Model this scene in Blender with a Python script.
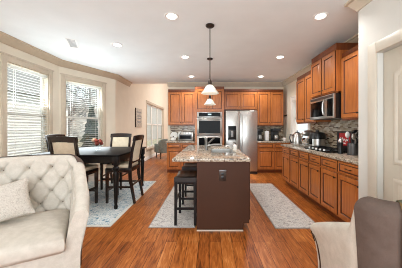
import bpy, bmesh, math, random
from mathutils import Vector, Matrix
for o in list(bpy.data.objects): bpy.data.objects.remove(o)
SC = bpy.context.scene
COL = SC.collection
PI = math.pi
R = math.radians
random.seed(7)

# ------------------------------------------------------------------ camera, world, light, exposure
H_EYE = 1.30
cd = bpy.data.cameras.new('camera'); cam = bpy.data.objects.new('camera', cd); COL.objects.link(cam)
cam.location = (0, 0, H_EYE); cam.rotation_euler = (R(90), 0, 0)
cd.sensor_width = 36; cd.lens = 36*204/402; cd.shift_x = -0.0216; cd.shift_y = -0.0149
cd.clip_start = .05; cd.clip_end = 200
SC.camera = cam

W = bpy.data.worlds.new('sky'); SC.world = W; W.use_nodes = True
wb = W.node_tree.nodes['Background']; wb.inputs[0].default_value = (.88, .95, 1.0, 1); wb.inputs[1].default_value = 0.95
SC.view_settings.view_transform = 'Standard'; SC.view_settings.look = 'None'
SC.view_settings.exposure = 0.5; SC.view_settings.gamma = 1; SC.view_settings.use_curve_mapping = False
SC.cycles.filter_width = 1.0; SC.cycles.max_bounces = 10; SC.cycles.diffuse_bounces = 6; SC.cycles.transparent_max_bounces = 16
SC.cycles.sample_clamp_indirect = 4
try:
    SC.cycles.use_denoising = True
except Exception: pass
CAN_POWER = 30.0

def area(name, loc, rot, sx, sy, power, color=(1, 1, 1)):
    l = bpy.data.lights.new(name, 'AREA'); l.shape = 'RECTANGLE'; l.size = sx; l.size_y = sy; l.energy = power; l.color = color
    o = bpy.data.objects.new(name, l); COL.objects.link(o); o.location = loc; o.rotation_euler = rot
    return o
# the sun, from beyond the kitchen wall: it lights the house and trees outside the bay
sl = bpy.data.lights.new('sun', 'SUN'); sl.energy = 3.0; sl.angle = R(2); sl.color = (1, .97, .92)
so_ = bpy.data.objects.new('sun', sl); COL.objects.link(so_); so_.rotation_euler = Vector((-.74, .12, -.66)).to_track_quat('-Z', 'Y').to_euler()
# daylight entering the bay windows and the far family room windows
area('daylight_bay', (-3.12, 3.63, 1.5), (0, R(-112), 0), 1.6, .85, 21, (.86, .96, 1))
area('daylight_bay_angled', (-2.84, 4.78, 1.5), (R(112), 0, R(-118)), .85, 1.6, 21, (.86, .96, 1))
area('daylight_family_room', (.2, 9.6, 4.0), (R(20), 0, 0), 3.0, 2.5, 95, (1, .99, .97))
# added fill light behind the camera, tilted up to brighten the ceiling
area('fill_living_room', (.0, -2.3, 1.5), (R(118), 0, 0), 4.2, 2.0, 130, (.90, .96, 1))

# ------------------------------------------------------------------ materials
def lin(c):
    return tuple(((v/255)/12.92 if v/255 <= .04045 else (((v/255)+.055)/1.055)**2.4) for v in c)
MATS = {}
class NT:
    def __init__(s, name):
        s.m = bpy.data.materials.new(name); s.m.use_nodes = True
        s.t = s.m.node_tree; s.n = s.t.nodes; s.b = s.n['Principled BSDF']; MATS[name] = s.m
    def add(s, kind, **kw):
        n = s.n.new(kind)
        for k, v in kw.items():
            if k.startswith('i_'):
                key = k[2:]
                key = int(key) if key.isdigit() else key.replace('_', ' ')
                n.inputs[key].default_value = v
            else: setattr(n, k, v)
        return n
    def link(s, a, b): s.t.links.new(a, b)
    def coord(s, kind='Object', scale=(1, 1, 1), rot=(0, 0, 0)):
        c = s.add('ShaderNodeTexCoord'); mp = s.add('ShaderNodeMapping')
        mp.inputs['Scale'].default_value = scale; mp.inputs['Rotation'].default_value = rot
        s.link(c.outputs[kind], mp.inputs[0]); return mp.outputs[0]
    def ramp(s, fac, stops):
        r = s.add('ShaderNodeValToRGB'); e = r.color_ramp.elements
        while len(e) > 1: e.remove(e[-1])
        e[0].position = stops[0][0]; e[0].color = (*lin(stops[0][1]), 1)
        for p, c in stops[1:]:
            x = e.new(p); x.color = (*lin(c), 1)
        s.link(fac, r.inputs[0]); return r.outputs[0]
    def bump(s, h, strength=.2, dist=.01):
        b = s.add('ShaderNodeBump', i_Strength=strength, i_Distance=dist); s.link(h, b.inputs['Height']); s.link(b.outputs[0], s.b.inputs['Normal'])
    def p(s, rough=.5, metal=0, spec=.5, col=None):
        s.b.inputs['Roughness'].default_value = rough; s.b.inputs['Metallic'].default_value = metal
        s.b.inputs['Specular IOR Level'].default_value = spec
        if col: s.b.inputs['Base Color'].default_value = (*lin(col), 1)

def plain(name, col, rough=.5, metal=0, spec=.5, var=.04, scale=12, bump=0):
    m = NT(name); m.p(rough, metal, spec)
    n = m.add('ShaderNodeTexNoise', i_Scale=scale, i_Detail=4.0); m.link(m.coord(), n.inputs['Vector'])
    lo = tuple(max(0, v*(1-var)) for v in col); hi = tuple(min(255, v*(1+var)) for v in col)
    m.link(m.ramp(n.outputs['Fac'], [(.3, lo), (.7, hi)]), m.b.inputs['Base Color'])
    if bump: m.bump(n.outputs['Fac'], bump, .002)
    return m.m
def fabric(name, c1, c2, scale=350, bump=.35, big=18):
    m = NT(name); m.p(.95, 0, .15)
    v = m.coord()
    n = m.add('ShaderNodeTexNoise', i_Scale=scale, i_Detail=2.0); m.link(v, n.inputs['Vector'])
    n2 = m.add('ShaderNodeTexNoise', i_Scale=big, i_Detail=3.0); m.link(v, n2.inputs['Vector'])
    a = m.add('ShaderNodeMath', operation='ADD'); m.link(n.outputs['Fac'], a.inputs[0]); m.link(n2.outputs['Fac'], a.inputs[1])
    h = m.add('ShaderNodeMath', operation='MULTIPLY', i_1=.5); m.link(a.outputs[0], h.inputs[0])
    m.link(m.ramp(h.outputs[0], [(.35, c1), (.65, c2)]), m.b.inputs['Base Color'])
    m.bump(n.outputs['Fac'], bump, .002)
    return m.m
def wood(name, c1, c2, c3, rough=.3, axis='Z', scale=1.0):
    m = NT(name); m.p(rough, 0, .5)
    s = {'X': (1.2, 18, 18), 'Y': (18, 1.2, 18), 'Z': (18, 18, 1.2)}[axis]
    n = m.add('ShaderNodeTexNoise', i_Scale=2.2*scale, i_Detail=6.0, i_Roughness=.6, i_Distortion=.6); m.link(m.coord(scale=s), n.inputs['Vector'])
    n2 = m.add('ShaderNodeTexNoise', i_Scale=2.5, i_Detail=2.0); m.link(m.coord(), n2.inputs['Vector'])
    a = m.add('ShaderNodeMix', i_0=.4); m.link(n.outputs['Fac'], a.inputs[2]); m.link(n2.outputs['Fac'], a.inputs[3])
    m.link(m.ramp(a.outputs[0], [(.3, c1), (.5, c2), (.72, c3)]), m.b.inputs['Base Color'])
    return m.m

M = {}
M['wall'] = plain('wall_paint', (232, 223, 205), .8, spec=.2, var=.012, scale=4)
M['wall_white'] = plain('wall_white_paint', (214, 213, 207), .8, spec=.2, var=.012, scale=4)
M['ceiling'] = plain('ceiling_paint', (238, 243, 245), .9, spec=.1, var=.01, scale=3)
M['trim'] = plain('trim_taupe_paint', (204, 190, 170), .45, var=.02)
M['crown'] = plain('crown_taupe_paint', (186, 168, 144), .5, var=.02)
M['white_trim'] = plain('white_trim_paint', (238, 235, 228), .4, var=.01)
M['door'] = plain('door_paint', (206, 198, 183), .4, var=.01)
M['cherry'] = wood('cherry_wood', (150, 84, 38), (182, 107, 52), (206, 132, 72), .3)
M['cherry_dark'] = wood('cherry_wood_dark', (96, 46, 20), (118, 60, 27), (136, 74, 35), .35)  # darker cherry for crowns, light rails and toe kicks
M['cherry_groove'] = wood('cherry_groove_wood', (66, 30, 14), (84, 40, 18), (98, 50, 24), .4)  # darker tone for door grooves and outer edges
M['dark_wood'] = wood('espresso_wood', (22, 14, 12), (34, 22, 18), (46, 31, 25), .25)
M['black_wood'] = wood('black_lacquered_wood', (14, 13, 14), (24, 22, 22), (36, 32, 30), .3)
M['black_wood'].node_tree.nodes['Principled BSDF'].inputs['Specular IOR Level'].default_value = .22
M['black_top'] = wood('black_satin_tabletop', (12, 11, 12), (20, 18, 18), (30, 27, 25), .45)
M['black_top'].node_tree.nodes['Principled BSDF'].inputs['Specular IOR Level'].default_value = .08
M['island'] = plain('island_brown_paint', (68, 40, 25), .55, spec=.25, var=.02, scale=6)
M['steel'] = plain('brushed_steel', (196, 194, 190), .28, .95, var=.03, scale=30)
M['steel_dark'] = plain('dark_steel', (110, 110, 112), .35, .9)
M['chrome'] = plain('chrome', (215, 215, 215), .12, 1.0, var=.01)
M['nickel'] = plain('brushed_nickel', (128, 126, 122), .3, .9)
M['bronze'] = plain('dark_bronze', (62, 52, 46), .4, .7)
M['black'] = plain('black_plastic', (20, 20, 21), .35)
M['black_glass'] = plain('black_glass', (9, 10, 11), .12, spec=.06)
M['white_plastic'] = plain('white_plastic', (240, 240, 238), .35, var=.01)
M['white_ceramic'] = plain('white_ceramic', (238, 236, 230), .2, var=.01)
M['grey_plastic'] = plain('grey_plastic', (150, 152, 154), .4)
M['linen'] = fabric('cream_linen', (190, 183, 171), (211, 204, 193))
M['linen_dark'] = fabric('shaded_linen_button', (104, 94, 84), (124, 113, 102))  # buttons darkened, the shade of the tuft dimples put into their colour
M['brown_linen'] = fabric('brown_linen', (88, 74, 67), (104, 89, 81))
M['seat_cream'] = fabric('cream_chair_fabric', (205, 190, 165), (224, 210, 186))
M['teal_fabric'] = fabric('grey_green_fabric', (120, 130, 126), (142, 150, 146))
M['black_leather'] = plain('black_leather', (26, 21, 20), .3, var=.1, bump=.1)
M['red'] = plain('red_print', (176, 24, 28), .35, var=.03)
M['red_ball'] = plain('dried_red_ball', (142, 62, 48), .8, var=.25, scale=60)
M['tan_ball'] = plain('dried_tan_ball', (190, 160, 132), .8, var=.2, scale=60)
M['brass_nail'] = plain('antique_nailhead', (84, 70, 60), .35, .8)
M['siding'] = NT('lap_siding').m
def _():
    m = NT('lap_siding_white'); m.p(.7)
    w = m.add('ShaderNodeTexWave', bands_direction='Z', wave_profile='SAW', i_Scale=1.6); m.link(m.coord(), w.inputs['Vector'])
    m.link(m.ramp(w.outputs['Fac'], [(0, (222, 220, 214)), (.85, (240, 239, 236)), (.93, (170, 168, 164)), (1, (170, 168, 164))]), m.b.inputs['Base Color'])
    M['siding'] = m.m
_()
M['shingle'] = plain('roof_shingle', (128, 126, 124), .9, var=.2, scale=30)
M['bark'] = plain('grey_bark', (128, 124, 120), .9, var=.2, scale=20)
M['needles'] = plain('evergreen_needles', (52, 66, 50), .9, var=.3, scale=14)
M['leaf_litter'] = plain('woodland_leaf_litter', (150, 142, 132), .95, var=.35, scale=1.6)
M['grass'] = plain('winter_lawn', (150, 142, 118), .95, var=.2, scale=6)
def _():
    m = NT('vinyl_blind_slats'); m.p(.5, 0, .3, (240, 239, 235))
    t = m.add('ShaderNodeBsdfTranslucent'); t.inputs[0].default_value = (.9, .9, .88, 1); x = m.add('ShaderNodeMixShader', i_0=.45)
    m.link(m.b.outputs[0], x.inputs[1]); m.link(t.outputs[0], x.inputs[2]); m.link(x.outputs[0], m.n['Material Output'].inputs[0]); M['blind'] = m.m
_()
def _():
    # hardwood planks along Y
    m = NT('hardwood_planks'); m.p(.26, 0, .3)
    v = m.coord(rot=(0, 0, R(90)))
    b = m.add('ShaderNodeTexBrick', offset=.37, offset_frequency=2, squash=1.0)
    b.inputs['Color1'].default_value = (0, 0, 0, 1); b.inputs['Color2'].default_value = (1, 1, 1, 1); b.inputs['Mortar'].default_value = (.5, .5, .5, 1)
    b.inputs['Scale'].default_value = 1.0; b.inputs['Mortar Size'].default_value = .0022; b.inputs['Bias'].default_value = 0
    b.inputs['Brick Width'].default_value = 1.7; b.inputs['Row Height'].default_value = .125
    m.link(v, b.inputs['Vector'])
    g = m.add('ShaderNodeTexNoise', i_Scale=2.0, i_Detail=7.0, i_Roughness=.62, i_Distortion=.8); m.link(m.coord(scale=(20, 2.4, 1)), g.inputs['Vector'])
    # shift grain per plank
    add = m.add('ShaderNodeMix', i_0=.17); m.link(g.outputs['Fac'], add.inputs[2]); m.link(b.outputs['Color'], add.inputs[3])
    col = m.ramp(add.outputs[0], [(.28, (88, 44, 17)), (.41, (140, 75, 29)), (.54, (172, 98, 41)), (.72, (206, 137, 75))])
    mx = m.add('ShaderNodeMix', data_type='RGBA', blend_type='MIX'); m.link(b.outputs['Fac'], mx.inputs[0]); m.link(col, mx.inputs[6]); mx.inputs[7].default_value = (*lin((66, 32, 16)), 1)
    m.link(mx.outputs[2], m.b.inputs['Base Color'])
    n3 = m.add('ShaderNodeTexNoise', i_Scale=9.0, i_Detail=3.0); m.link(m.coord(), n3.inputs['Vector'])
    rr = m.add('ShaderNodeMapRange', i_3=.26, i_4=.42); m.link(n3.outputs['Fac'], rr.inputs[0]); m.link(rr.outputs[0], m.b.inputs['Roughness'])
    m.bump(g.outputs['Fac'], .06, .004)
    M['floor'] = m.m
    # speckled granite
    m = NT('speckled_granite'); m.p(.14, 0, .5)
    v = m.coord()
    n = m.add('ShaderNodeTexNoise', i_Scale=34.0, i_Detail=5.0, i_Roughness=.75); m.link(v, n.inputs['Vector'])
    vo = m.add('ShaderNodeTexVoronoi', i_Scale=55.0); m.link(v, vo.inputs['Vector'])
    a = m.add('ShaderNodeMix', i_0=.42); m.link(n.outputs['Fac'], a.inputs[2]); m.link(vo.outputs['Color'], a.inputs[3])
    m.link(m.ramp(a.outputs[0], [(.25, (56, 48, 44)), (.38, (120, 106, 94)), (.5, (172, 156, 136)), (.62, (198, 186, 168)), (.76, (124, 115, 108))]), m.b.inputs['Base Color'])
    M['granite'] = m.m
    # mosaic strip tiles
    def mosaic(name, ax):
        m = NT(name); m.p(.22, 0, .5)
        b = m.add('ShaderNodeTexBrick', offset=.43)
        b.inputs['Color1'].default_value = (0, 0, 0, 1); b.inputs['Color2'].default_value = (1, 1, 1, 1); b.inputs['Mortar'].default_value = (.55, .55, .55, 1)
        b.inputs['Scale'].default_value = 1; b.inputs['Mortar Size'].default_value = .0015; b.inputs['Brick Width'].default_value = .085; b.inputs['Row Height'].default_value = .024
        sp = m.add('ShaderNodeSeparateXYZ'); cx = m.add('ShaderNodeCombineXYZ'); m.link(m.coord(), sp.inputs[0]); m.link(sp.outputs[ax], cx.inputs[0]); m.link(sp.outputs['Z'], cx.inputs[1]); m.link(cx.outputs[0], b.inputs['Vector'])
        m.link(m.ramp(b.outputs['Color'], [(.0, (66, 50, 42)), (.25, (128, 104, 82)), (.5, (176, 158, 132)), (.75, (206, 196, 178)), (1, (146, 130, 110))]), m.b.inputs['Base Color'])
        return m.m
    M['tile_back'] = mosaic('mosaic_tile_back', 'X')
    M['tile_right'] = mosaic('mosaic_tile_side', 'Y')
    # rugs
    def rug(name, stops, sc, stretch=(1, 1, 1)):
        m = NT(name); m.p(.98, 0, .1)
        v = m.coord(scale=stretch)
        n = m.add('ShaderNodeTexNoise', i_Scale=sc, i_Detail=5.0, i_Roughness=.7, i_Distortion=1.2); m.link(v, n.inputs['Vector'])
        m.link(m.ramp(n.outputs['Fac'], stops), m.b.inputs['Base Color'])
        n2 = m.add('ShaderNodeTexNoise', i_Scale=220.0); m.link(m.coord(), n2.inputs['Vector']); m.bump(n2.outputs['Fac'], .4, .004)
        return m.m
    M['rug_blue'] = rug('rug_blue_grey', [(.37, (100, 132, 152)), (.44, (178, 196, 205)), (.51, (232, 233, 229)), (.60, (150, 174, 188))], 13)
    M['rug_border'] = rug('rug_pale_border', [(.3, (206, 206, 200)), (.7, (222, 222, 216))], 30)
    M['runner'] = rug('runner_grey_taupe', [(.36, (134, 129, 125)), (.44, (184, 178, 172)), (.51, (222, 217, 210)), (.61, (152, 149, 149))], 19, (.9, 1.7, 1))
    M['runner_border'] = rug('runner_grey_binding', [(.3, (150, 144, 138)), (.7, (170, 164, 158))], 30)
    # brocade pillow, throw
    m = NT('grey_brocade'); m.p(.9, 0, .2)
    n = m.add('ShaderNodeTexNoise', i_Scale=34.0, i_Detail=4.0, i_Distortion=2.5); m.link(m.coord(), n.inputs['Vector'])
    m.link(m.ramp(n.outputs['Fac'], [(.38, (176, 168, 158)), (.5, (204, 197, 187)), (.62, (186, 178, 168))]), m.b.inputs['Base Color']); m.bump(n.outputs['Fac'], .5, .006)
    M['brocade'] = m.m
    m = NT('patterned_throw'); m.p(.95, 0, .1)
    vo = m.add('ShaderNodeTexVoronoi', i_Scale=38.0); m.link(m.coord(), vo.inputs['Vector'])
    m.link(m.ramp(vo.outputs['Distance'], [(.1, (70, 54, 36)), (.3, (140, 108, 66)), (.55, (92, 98, 82))]), m.b.inputs['Base Color'])
    M['throw'] = m.m
    # glass pane: mostly see-through with a faint reflection
    m = NT('clear_glass'); t = m.add('ShaderNodeBsdfTransparent'); g = m.add('ShaderNodeBsdfGlossy', i_Roughness=.02); mx = m.add('ShaderNodeMixShader', i_0=.06)
    t.inputs[0].default_value = (.96, .98, .98, 1)
    m.link(t.outputs[0], mx.inputs[1]); m.link(g.outputs[0], mx.inputs[2]); m.link(mx.outputs[0], m.n['Material Output'].inputs[0]); M['glass'] = m.m
    # thin pale sheet, added to whiten the family room panes
    m = NT('thin_pale_sheet'); t = m.add('ShaderNodeBsdfTransparent'); d = m.add('ShaderNodeBsdfTranslucent'); d2 = m.add('ShaderNodeBsdfDiffuse'); a = m.add('ShaderNodeMixShader', i_0=.5); mx = m.add('ShaderNodeMixShader', i_0=.75)
    d.inputs[0].default_value = d2.inputs[0].default_value = (.9, .9, .88, 1)
    m.link(d.outputs[0], a.inputs[1]); m.link(d2.outputs[0], a.inputs[2]); m.link(t.outputs[0], mx.inputs[1]); m.link(a.outputs[0], mx.inputs[2]); m.link(mx.outputs[0], m.n['Material Output'].inputs[0]); M['sheer'] = m.m
    # frosted lamp glass lit from within
    m = NT('frosted_lamp_glass'); m.p(.3, 0, .5, (240, 238, 230)); m.b.inputs['Emission Color'].default_value = (1, .95, .86, 1); m.b.inputs['Emission Strength'].default_value = .07; t = m.add('ShaderNodeBsdfTransparent'); t.inputs[0].default_value = (.9, .95, .93, 1); x = m.add('ShaderNodeMixShader', i_0=.5); m.link(t.outputs[0], x.inputs[1]); m.link(m.b.outputs[0], x.inputs[2]); m.link(x.outputs[0], m.n['Material Output'].inputs[0]); M['lamp_glass'] = m.m
    m = NT('lit_lens'); m.p(.5, 0, .2, (255, 250, 240)); m.b.inputs['Emission Color'].default_value = (1, .96, .88, 1); m.b.inputs['Emission Strength'].default_value = 9; M['lens'] = m.m
    m = NT('lit_display'); m.p(.2, 0, .5, (60, 80, 90)); m.b.inputs['Emission Color'].default_value = (.55, .8, .9, 1); m.b.inputs['Emission Strength'].default_value = .8; M['display'] = m.m
    # artwork board
    m = NT('grey_washed_board'); m.p(.7)
    w = m.add('ShaderNodeTexNoise', i_Scale=9.0, i_Detail=4.0); m.link(m.coord(scale=(1, .5, 4)), w.inputs['Vector'])
    m.link(m.ramp(w.outputs['Fac'], [(.35, (168, 162, 150)), (.65, (214, 206, 192))]), m.b.inputs['Base Color']); M['board'] = m.m
_()

# ------------------------------------------------------------------ mesh helpers
class MB:
    def __init__(s): s.bm = bmesh.new()
    def box(s, x0, x1, y0, y1, z0, z1, bev=0, mat=None, seg=2):
        r = bmesh.ops.create_cube(s.bm, size=1)
        v = r['verts']
        bmesh.ops.scale(s.bm, vec=(abs(x1-x0), abs(y1-y0), abs(z1-z0)), verts=v)
        bmesh.ops.translate(s.bm, vec=((x0+x1)/2, (y0+y1)/2, (z0+z1)/2), verts=v)
        if bev:
            e = list({e for q in v for e in q.link_edges})
            r2 = bmesh.ops.bevel(s.bm, geom=e, offset=bev, segments=seg, affect='EDGES', profile=.5)
            v = list({q for f in r2['faces'] for q in f.verts} | {q for q in v if q.is_valid})
        if mat: bmesh.ops.transform(s.bm, matrix=mat, verts=v)
        return s
    def hexa(s, a, b):
        """solid between two quads a (4 pts) and b (4 pts)"""
        va = [s.bm.verts.new(p) for p in a]; vb = [s.bm.verts.new(p) for p in b]
        s.bm.faces.new(va[::-1]); s.bm.faces.new(vb)
        for i in range(4): s.bm.faces.new((va[i], va[(i+1) % 4], vb[(i+1) % 4], vb[i]))
        return s
    def taper(s, p0, p1, w0, d0, w1, d1):
        """square bar from p0 to p1 with end sizes"""
        q = lambda p, w, d: [(p[0]-w/2, p[1]-d/2, p[2]), (p[0]+w/2, p[1]-d/2, p[2]), (p[0]+w/2, p[1]+d/2, p[2]), (p[0]-w/2, p[1]+d/2, p[2])]
        return s.hexa(q(p0, w0, d0), q(p1, w1, d1))
    def lathe(s, prof, c=(0, 0, 0), n=24, cap=True, mat=None):
        rings = []; allv = []
        for r, z in prof:
            ring = [s.bm.verts.new((c[0]+max(r, 1e-4)*math.cos(2*PI*i/n), c[1]+max(r, 1e-4)*math.sin(2*PI*i/n), c[2]+z)) for i in range(n)]
            rings.append(ring); allv += ring
        for a, b in zip(rings, rings[1:]):
            for i in range(n): s.bm.faces.new((a[i], a[(i+1) % n], b[(i+1) % n], b[i]))
        if cap:
            s.bm.faces.new(rings[0][::-1]); s.bm.faces.new(rings[-1])
        if mat: bmesh.ops.transform(s.bm, matrix=mat, verts=allv)
        return s
    def cyl(s, r, z0, z1, c=(0, 0), n=24): return s.lathe([(r, z0), (r, z1)], (c[0], c[1], 0), n)
    def tube(s, pts, r, n=8, closed=False):
        pts = [Vector(p) for p in pts]; rings = []; N = len(pts)
        up = None
        for i, p in enumerate(pts):
            a = pts[(i-1) % N] if (closed or i > 0) else p; b = pts[(i+1) % N] if (closed or i < N-1) else p
            t = (b-a).normalized()
            if up is None: up = Vector((0, 0, 1)) if abs(t.z) < .9 else Vector((1, 0, 0))
            x = t.cross(up)
            if x.length < 1e-4: x = t.cross(Vector((0, 1, 0)))
            x.normalize(); y = x.cross(t).normalized(); up = y
            rr = r[i] if isinstance(r, (list, tuple)) else r
            rings.append([s.bm.verts.new(p+x*rr*math.cos(2*PI*k/n)+y*rr*math.sin(2*PI*k/n)) for k in range(n)])
        for i in range(N if closed else N-1):
            a, b = rings[i], rings[(i+1) % N]
            for k in range(n): s.bm.faces.new((a[k], a[(k+1) % n], b[(k+1) % n], b[k]))
        if not closed: s.bm.faces.new(rings[0][::-1]); s.bm.faces.new(rings[-1])
        return s
    def sphere(s, r, c, sz=(1, 1, 1), u=14, v=10):
        m = Matrix.Translation(c) @ Matrix.Diagonal((*sz, 1))
        bmesh.ops.create_uvsphere(s.bm, u_segments=u, v_segments=v, radius=r, matrix=m); return s
    def grid(s, P, closed_u=False):
        V = [[s.bm.verts.new(p) for p in row] for row in P]
        for i in range(len(V)-(0 if closed_u else 1)):
            for j in range(len(V[0])-1):
                a = V[i]; b = V[(i+1) % len(V)]
                s.bm.faces.new((a[j], b[j], b[j+1], a[j+1]))
        return V
    def prism(s, poly, z0, z1):
        a = [s.bm.verts.new((x, y, z0)) for x, y in poly]; b = [s.bm.verts.new((x, y, z1)) for x, y in poly]
        s.bm.faces.new(a[::-1]); s.bm.faces.new(b)
        for i in range(len(a)): s.bm.faces.new((a[i], a[(i+1) % len(a)], b[(i+1) % len(a)], b[i]))
        return s
    def sweep(s, prof, path, miter=True):
        """prof [(out, z)] swept along path [(x, y)], out = to the left-hand side of travel"""
        n = len(path); rows = []
        for i, p in enumerate(path):
            p = Vector(p)
            d1 = (p-Vector(path[i-1])).normalized() if i > 0 else None
            d2 = (Vector(path[i+1])-p).normalized() if i < n-1 else None
            if d1 is None: d1 = d2
            if d2 is None: d2 = d1
            n1 = Vector((-d1.y, d1.x)); n2 = Vector((-d2.y, d2.x)); nb = (n1+n2).normalized(); k = 1/max(.3, nb.dot(n1))
            rows.append([s.bm.verts.new((p.x+nb.x*o*k, p.y+nb.y*o*k, z)) for o, z in prof])
        m = len(prof)
        for a, b in zip(rows, rows[1:]):
            for j in range(m): s.bm.faces.new((a[j], a[(j+1) % m], b[(j+1) % m], b[j]))
        s.bm.faces.new(rows[0]); s.bm.faces.new(rows[-1][::-1])
        return s
    def xf(s, mat): bmesh.ops.transform(s.bm, matrix=mat, verts=s.bm.verts[:]); return s
    def build(s, name, mat, parent=None, smooth=38, label=None):
        bm = s.bm
        bmesh.ops.recalc_face_normals(bm, faces=bm.faces[:])
        if smooth:
            for f in bm.faces: f.smooth = True
            for e in bm.edges:
                if len(e.link_faces) == 2: e.smooth = e.calc_face_angle(0) < R(smooth)
        me = bpy.data.meshes.new(name); bm.to_mesh(me); bm.free()
        me.materials.append(M[mat] if isinstance(mat, str) else mat)
        o = bpy.data.objects.new(name, me); COL.objects.link(o)
        if parent: o.parent = parent
        if label: o['label'] = label
        return o
def thing(name, label, cat, loc=(0, 0, 0), rz=0, group=None):
    o = bpy.data.objects.new(name, None); COL.objects.link(o); o.location = loc; o.rotation_euler = (0, 0, rz); o.empty_display_size = .1
    return tag(o, label, cat, group)
def tag(o, label, cat, group=None):
    o['label'] = label; o['category'] = cat
    if group: o['group'] = group
    return o
def struct(o): o['kind'] = 'structure'; return o
def kids(o): return [c for c in bpy.data.objects if c.parent == o]
def dup(root, loc=None, rz=None, label=None, group=None):
    def cp(o, par):
        c = o.copy(); COL.objects.link(c)
        if par: c.parent = par
        for ch in kids(o): cp(ch, c)
        return c
    r = cp(root, None)
    if loc: r.location = loc
    if rz is not None: r.rotation_euler = (0, 0, rz)
    if label: r['label'] = label
    if group: r['group'] = group
    return r
def arr(v): return Vector(v)

# ------------------------------------------------------------------ setting
CZ = 2.74; YB = 6.5; XL = -3.2; XR = 2.35; XP = 1.67; YP = 2.29; Y0 = -2.5
AX, AY = -3.2, 4.32                     # start of the angled bay wall
BD = Vector((.47, .883)).normalized()
S_END = 1.37
BX, BY = AX+BD.x*S_END, AY+BD.y*S_END   # end of the angled wall
YF = 13.5; CF = 4.6

struct(MB().box(-3.4, 4.2, Y0, YF+.1, -.12, 0).build('floor', 'floor', smooth=0))
struct(MB().prism([(XL-.15, Y0), (XP+.6, Y0), (XP+.6, 2.2), (XR+.15, 2.2), (XR+.15, YB+.12), (BX-.15, YB+.12), (BX-.15, BY), (XL-.15, AY)], CZ, CZ+.1).build('ceiling', 'ceiling', smooth=0))

def wall_seg(name, p0, p1, z1, mat, openings=(), t=.14, side=1):
    """wall from p0 to p1; the room lies to the right of travel for side=1 (thickness grows to the left); openings (s0, s1, z0, z1)"""
    p0 = Vector(p0); p1 = Vector(p1); d = (p1-p0); L = d.length; d.normalize()
    ang = math.atan2(d.y, d.x); b = MB(); s = 0
    y0, y1 = (0, t) if side == 1 else (-t, 0)
    for (a, c, za, zb) in sorted(openings):
        b.box(s, a, y0, y1, 0, z1); 
        if za > 0: b.box(a, c, y0, y1, 0, za)
        b.box(a, c, y0, y1, zb, z1); s = c
    b.box(s, L, y0, y1, 0, z1)
    b.xf(Matrix.Translation((p0.x, p0.y, 0)) @ Matrix.Rotation(ang, 4, 'Z'))
    return struct(b.build(name, mat, smooth=0))
WB, WT = .55, 2.36
# window openings measured along each wall
w1a, w1b = 3.21, 4.06
wall_seg('wall_left', (XL, Y0), (AX, AY), CZ, 'wall', [(w1a-Y0, w1b-Y0, WB, WT)])
wall_seg('wall_bay', (AX, AY), (BX, BY), CZ, 'wall', [(.124, .998, WB, WT)])
FW0, FW1 = 8.25, 11.3
wall_seg('wall_family', (BX, BY), (BX, YF), CF, 'wall', [(FW0-BY, FW1-BY, .45, 2.34)])
wall_seg('wall_far', (BX-.14, YF), (4.2, YF), CF, 'wall', [])
KX0 = -1.34
wall_seg('wall_back', (KX0, YB), (XR+.14, YB), CF, 'wall', t=.12)
RW0, RW1 = 4.86, 5.78
wall_seg('wall_right', (XR, YB), (XR, YP-.05), CZ, 'wall', [(YB-RW1, YB-RW0, .95, 2.06)])
# pantry block in the foreground, with its door recess
DOOR0, DOOR1 = 1.27, 2.03; DZ = 2.05
wall_seg('wall_pantry', (XP, YP), (XP, Y0), CZ, 'wall_white', [(YP-DOOR1, YP-DOOR0, 0, DZ)])
struct(MB().box(XP+.141, XR+.14, YP-.14, YP, 0, CZ).build('wall_pantry_end', 'wall_white', smooth=0))
struct(MB().box(BX-.14, 4.2, YB+.125, YF, CF, CF+.1).build('ceiling_family', 'ceiling', smooth=0))
# the upper wall above the kitchen where the family room rises higher
struct(MB().box(BX, KX0, YB-.0, YB+.12, CZ-.001+.1, CF).build('wall_header', 'wall', smooth=0))

# crown mouldings
cp = lambda s=1: [(0, CZ-.13), (.014, CZ-.13), (.018, CZ-.115), (.05, CZ-.07), (.075, CZ-.03), (.098, CZ-.022), (.1, CZ), (0, CZ)]
neg = lambda pr: [(-o, z) for o, z in pr]
struct(MB().sweep(neg(cp()), [(XL, Y0), (AX, AY), (BX, BY), (BX, YB-.01)]).build('trim_1', 'crown'))
struct(MB().sweep(neg(cp()), [(KX0, YB), (XR, YB), (XR, YP), (XP, YP), (XP, Y0)]).build('trim_2', 'trim'))
bp = [(0, 0), (-.016, 0), (-.016, .11), (-.008, .135), (0, .135)]
struct(MB().sweep(bp, [(XL, Y0), (AX, AY), (BX, BY), (BX, YF)]).build('baseboard_left', 'white_trim'))
struct(MB().sweep(bp, [(XP, DOOR0-.1), (XP, Y0)]).build('baseboard_right', 'white_trim'))
struct(MB().sweep(bp, [(XP, YP), (XP, DOOR1+.1)]).build('baseboard_pantry', 'white_trim'))

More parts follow.
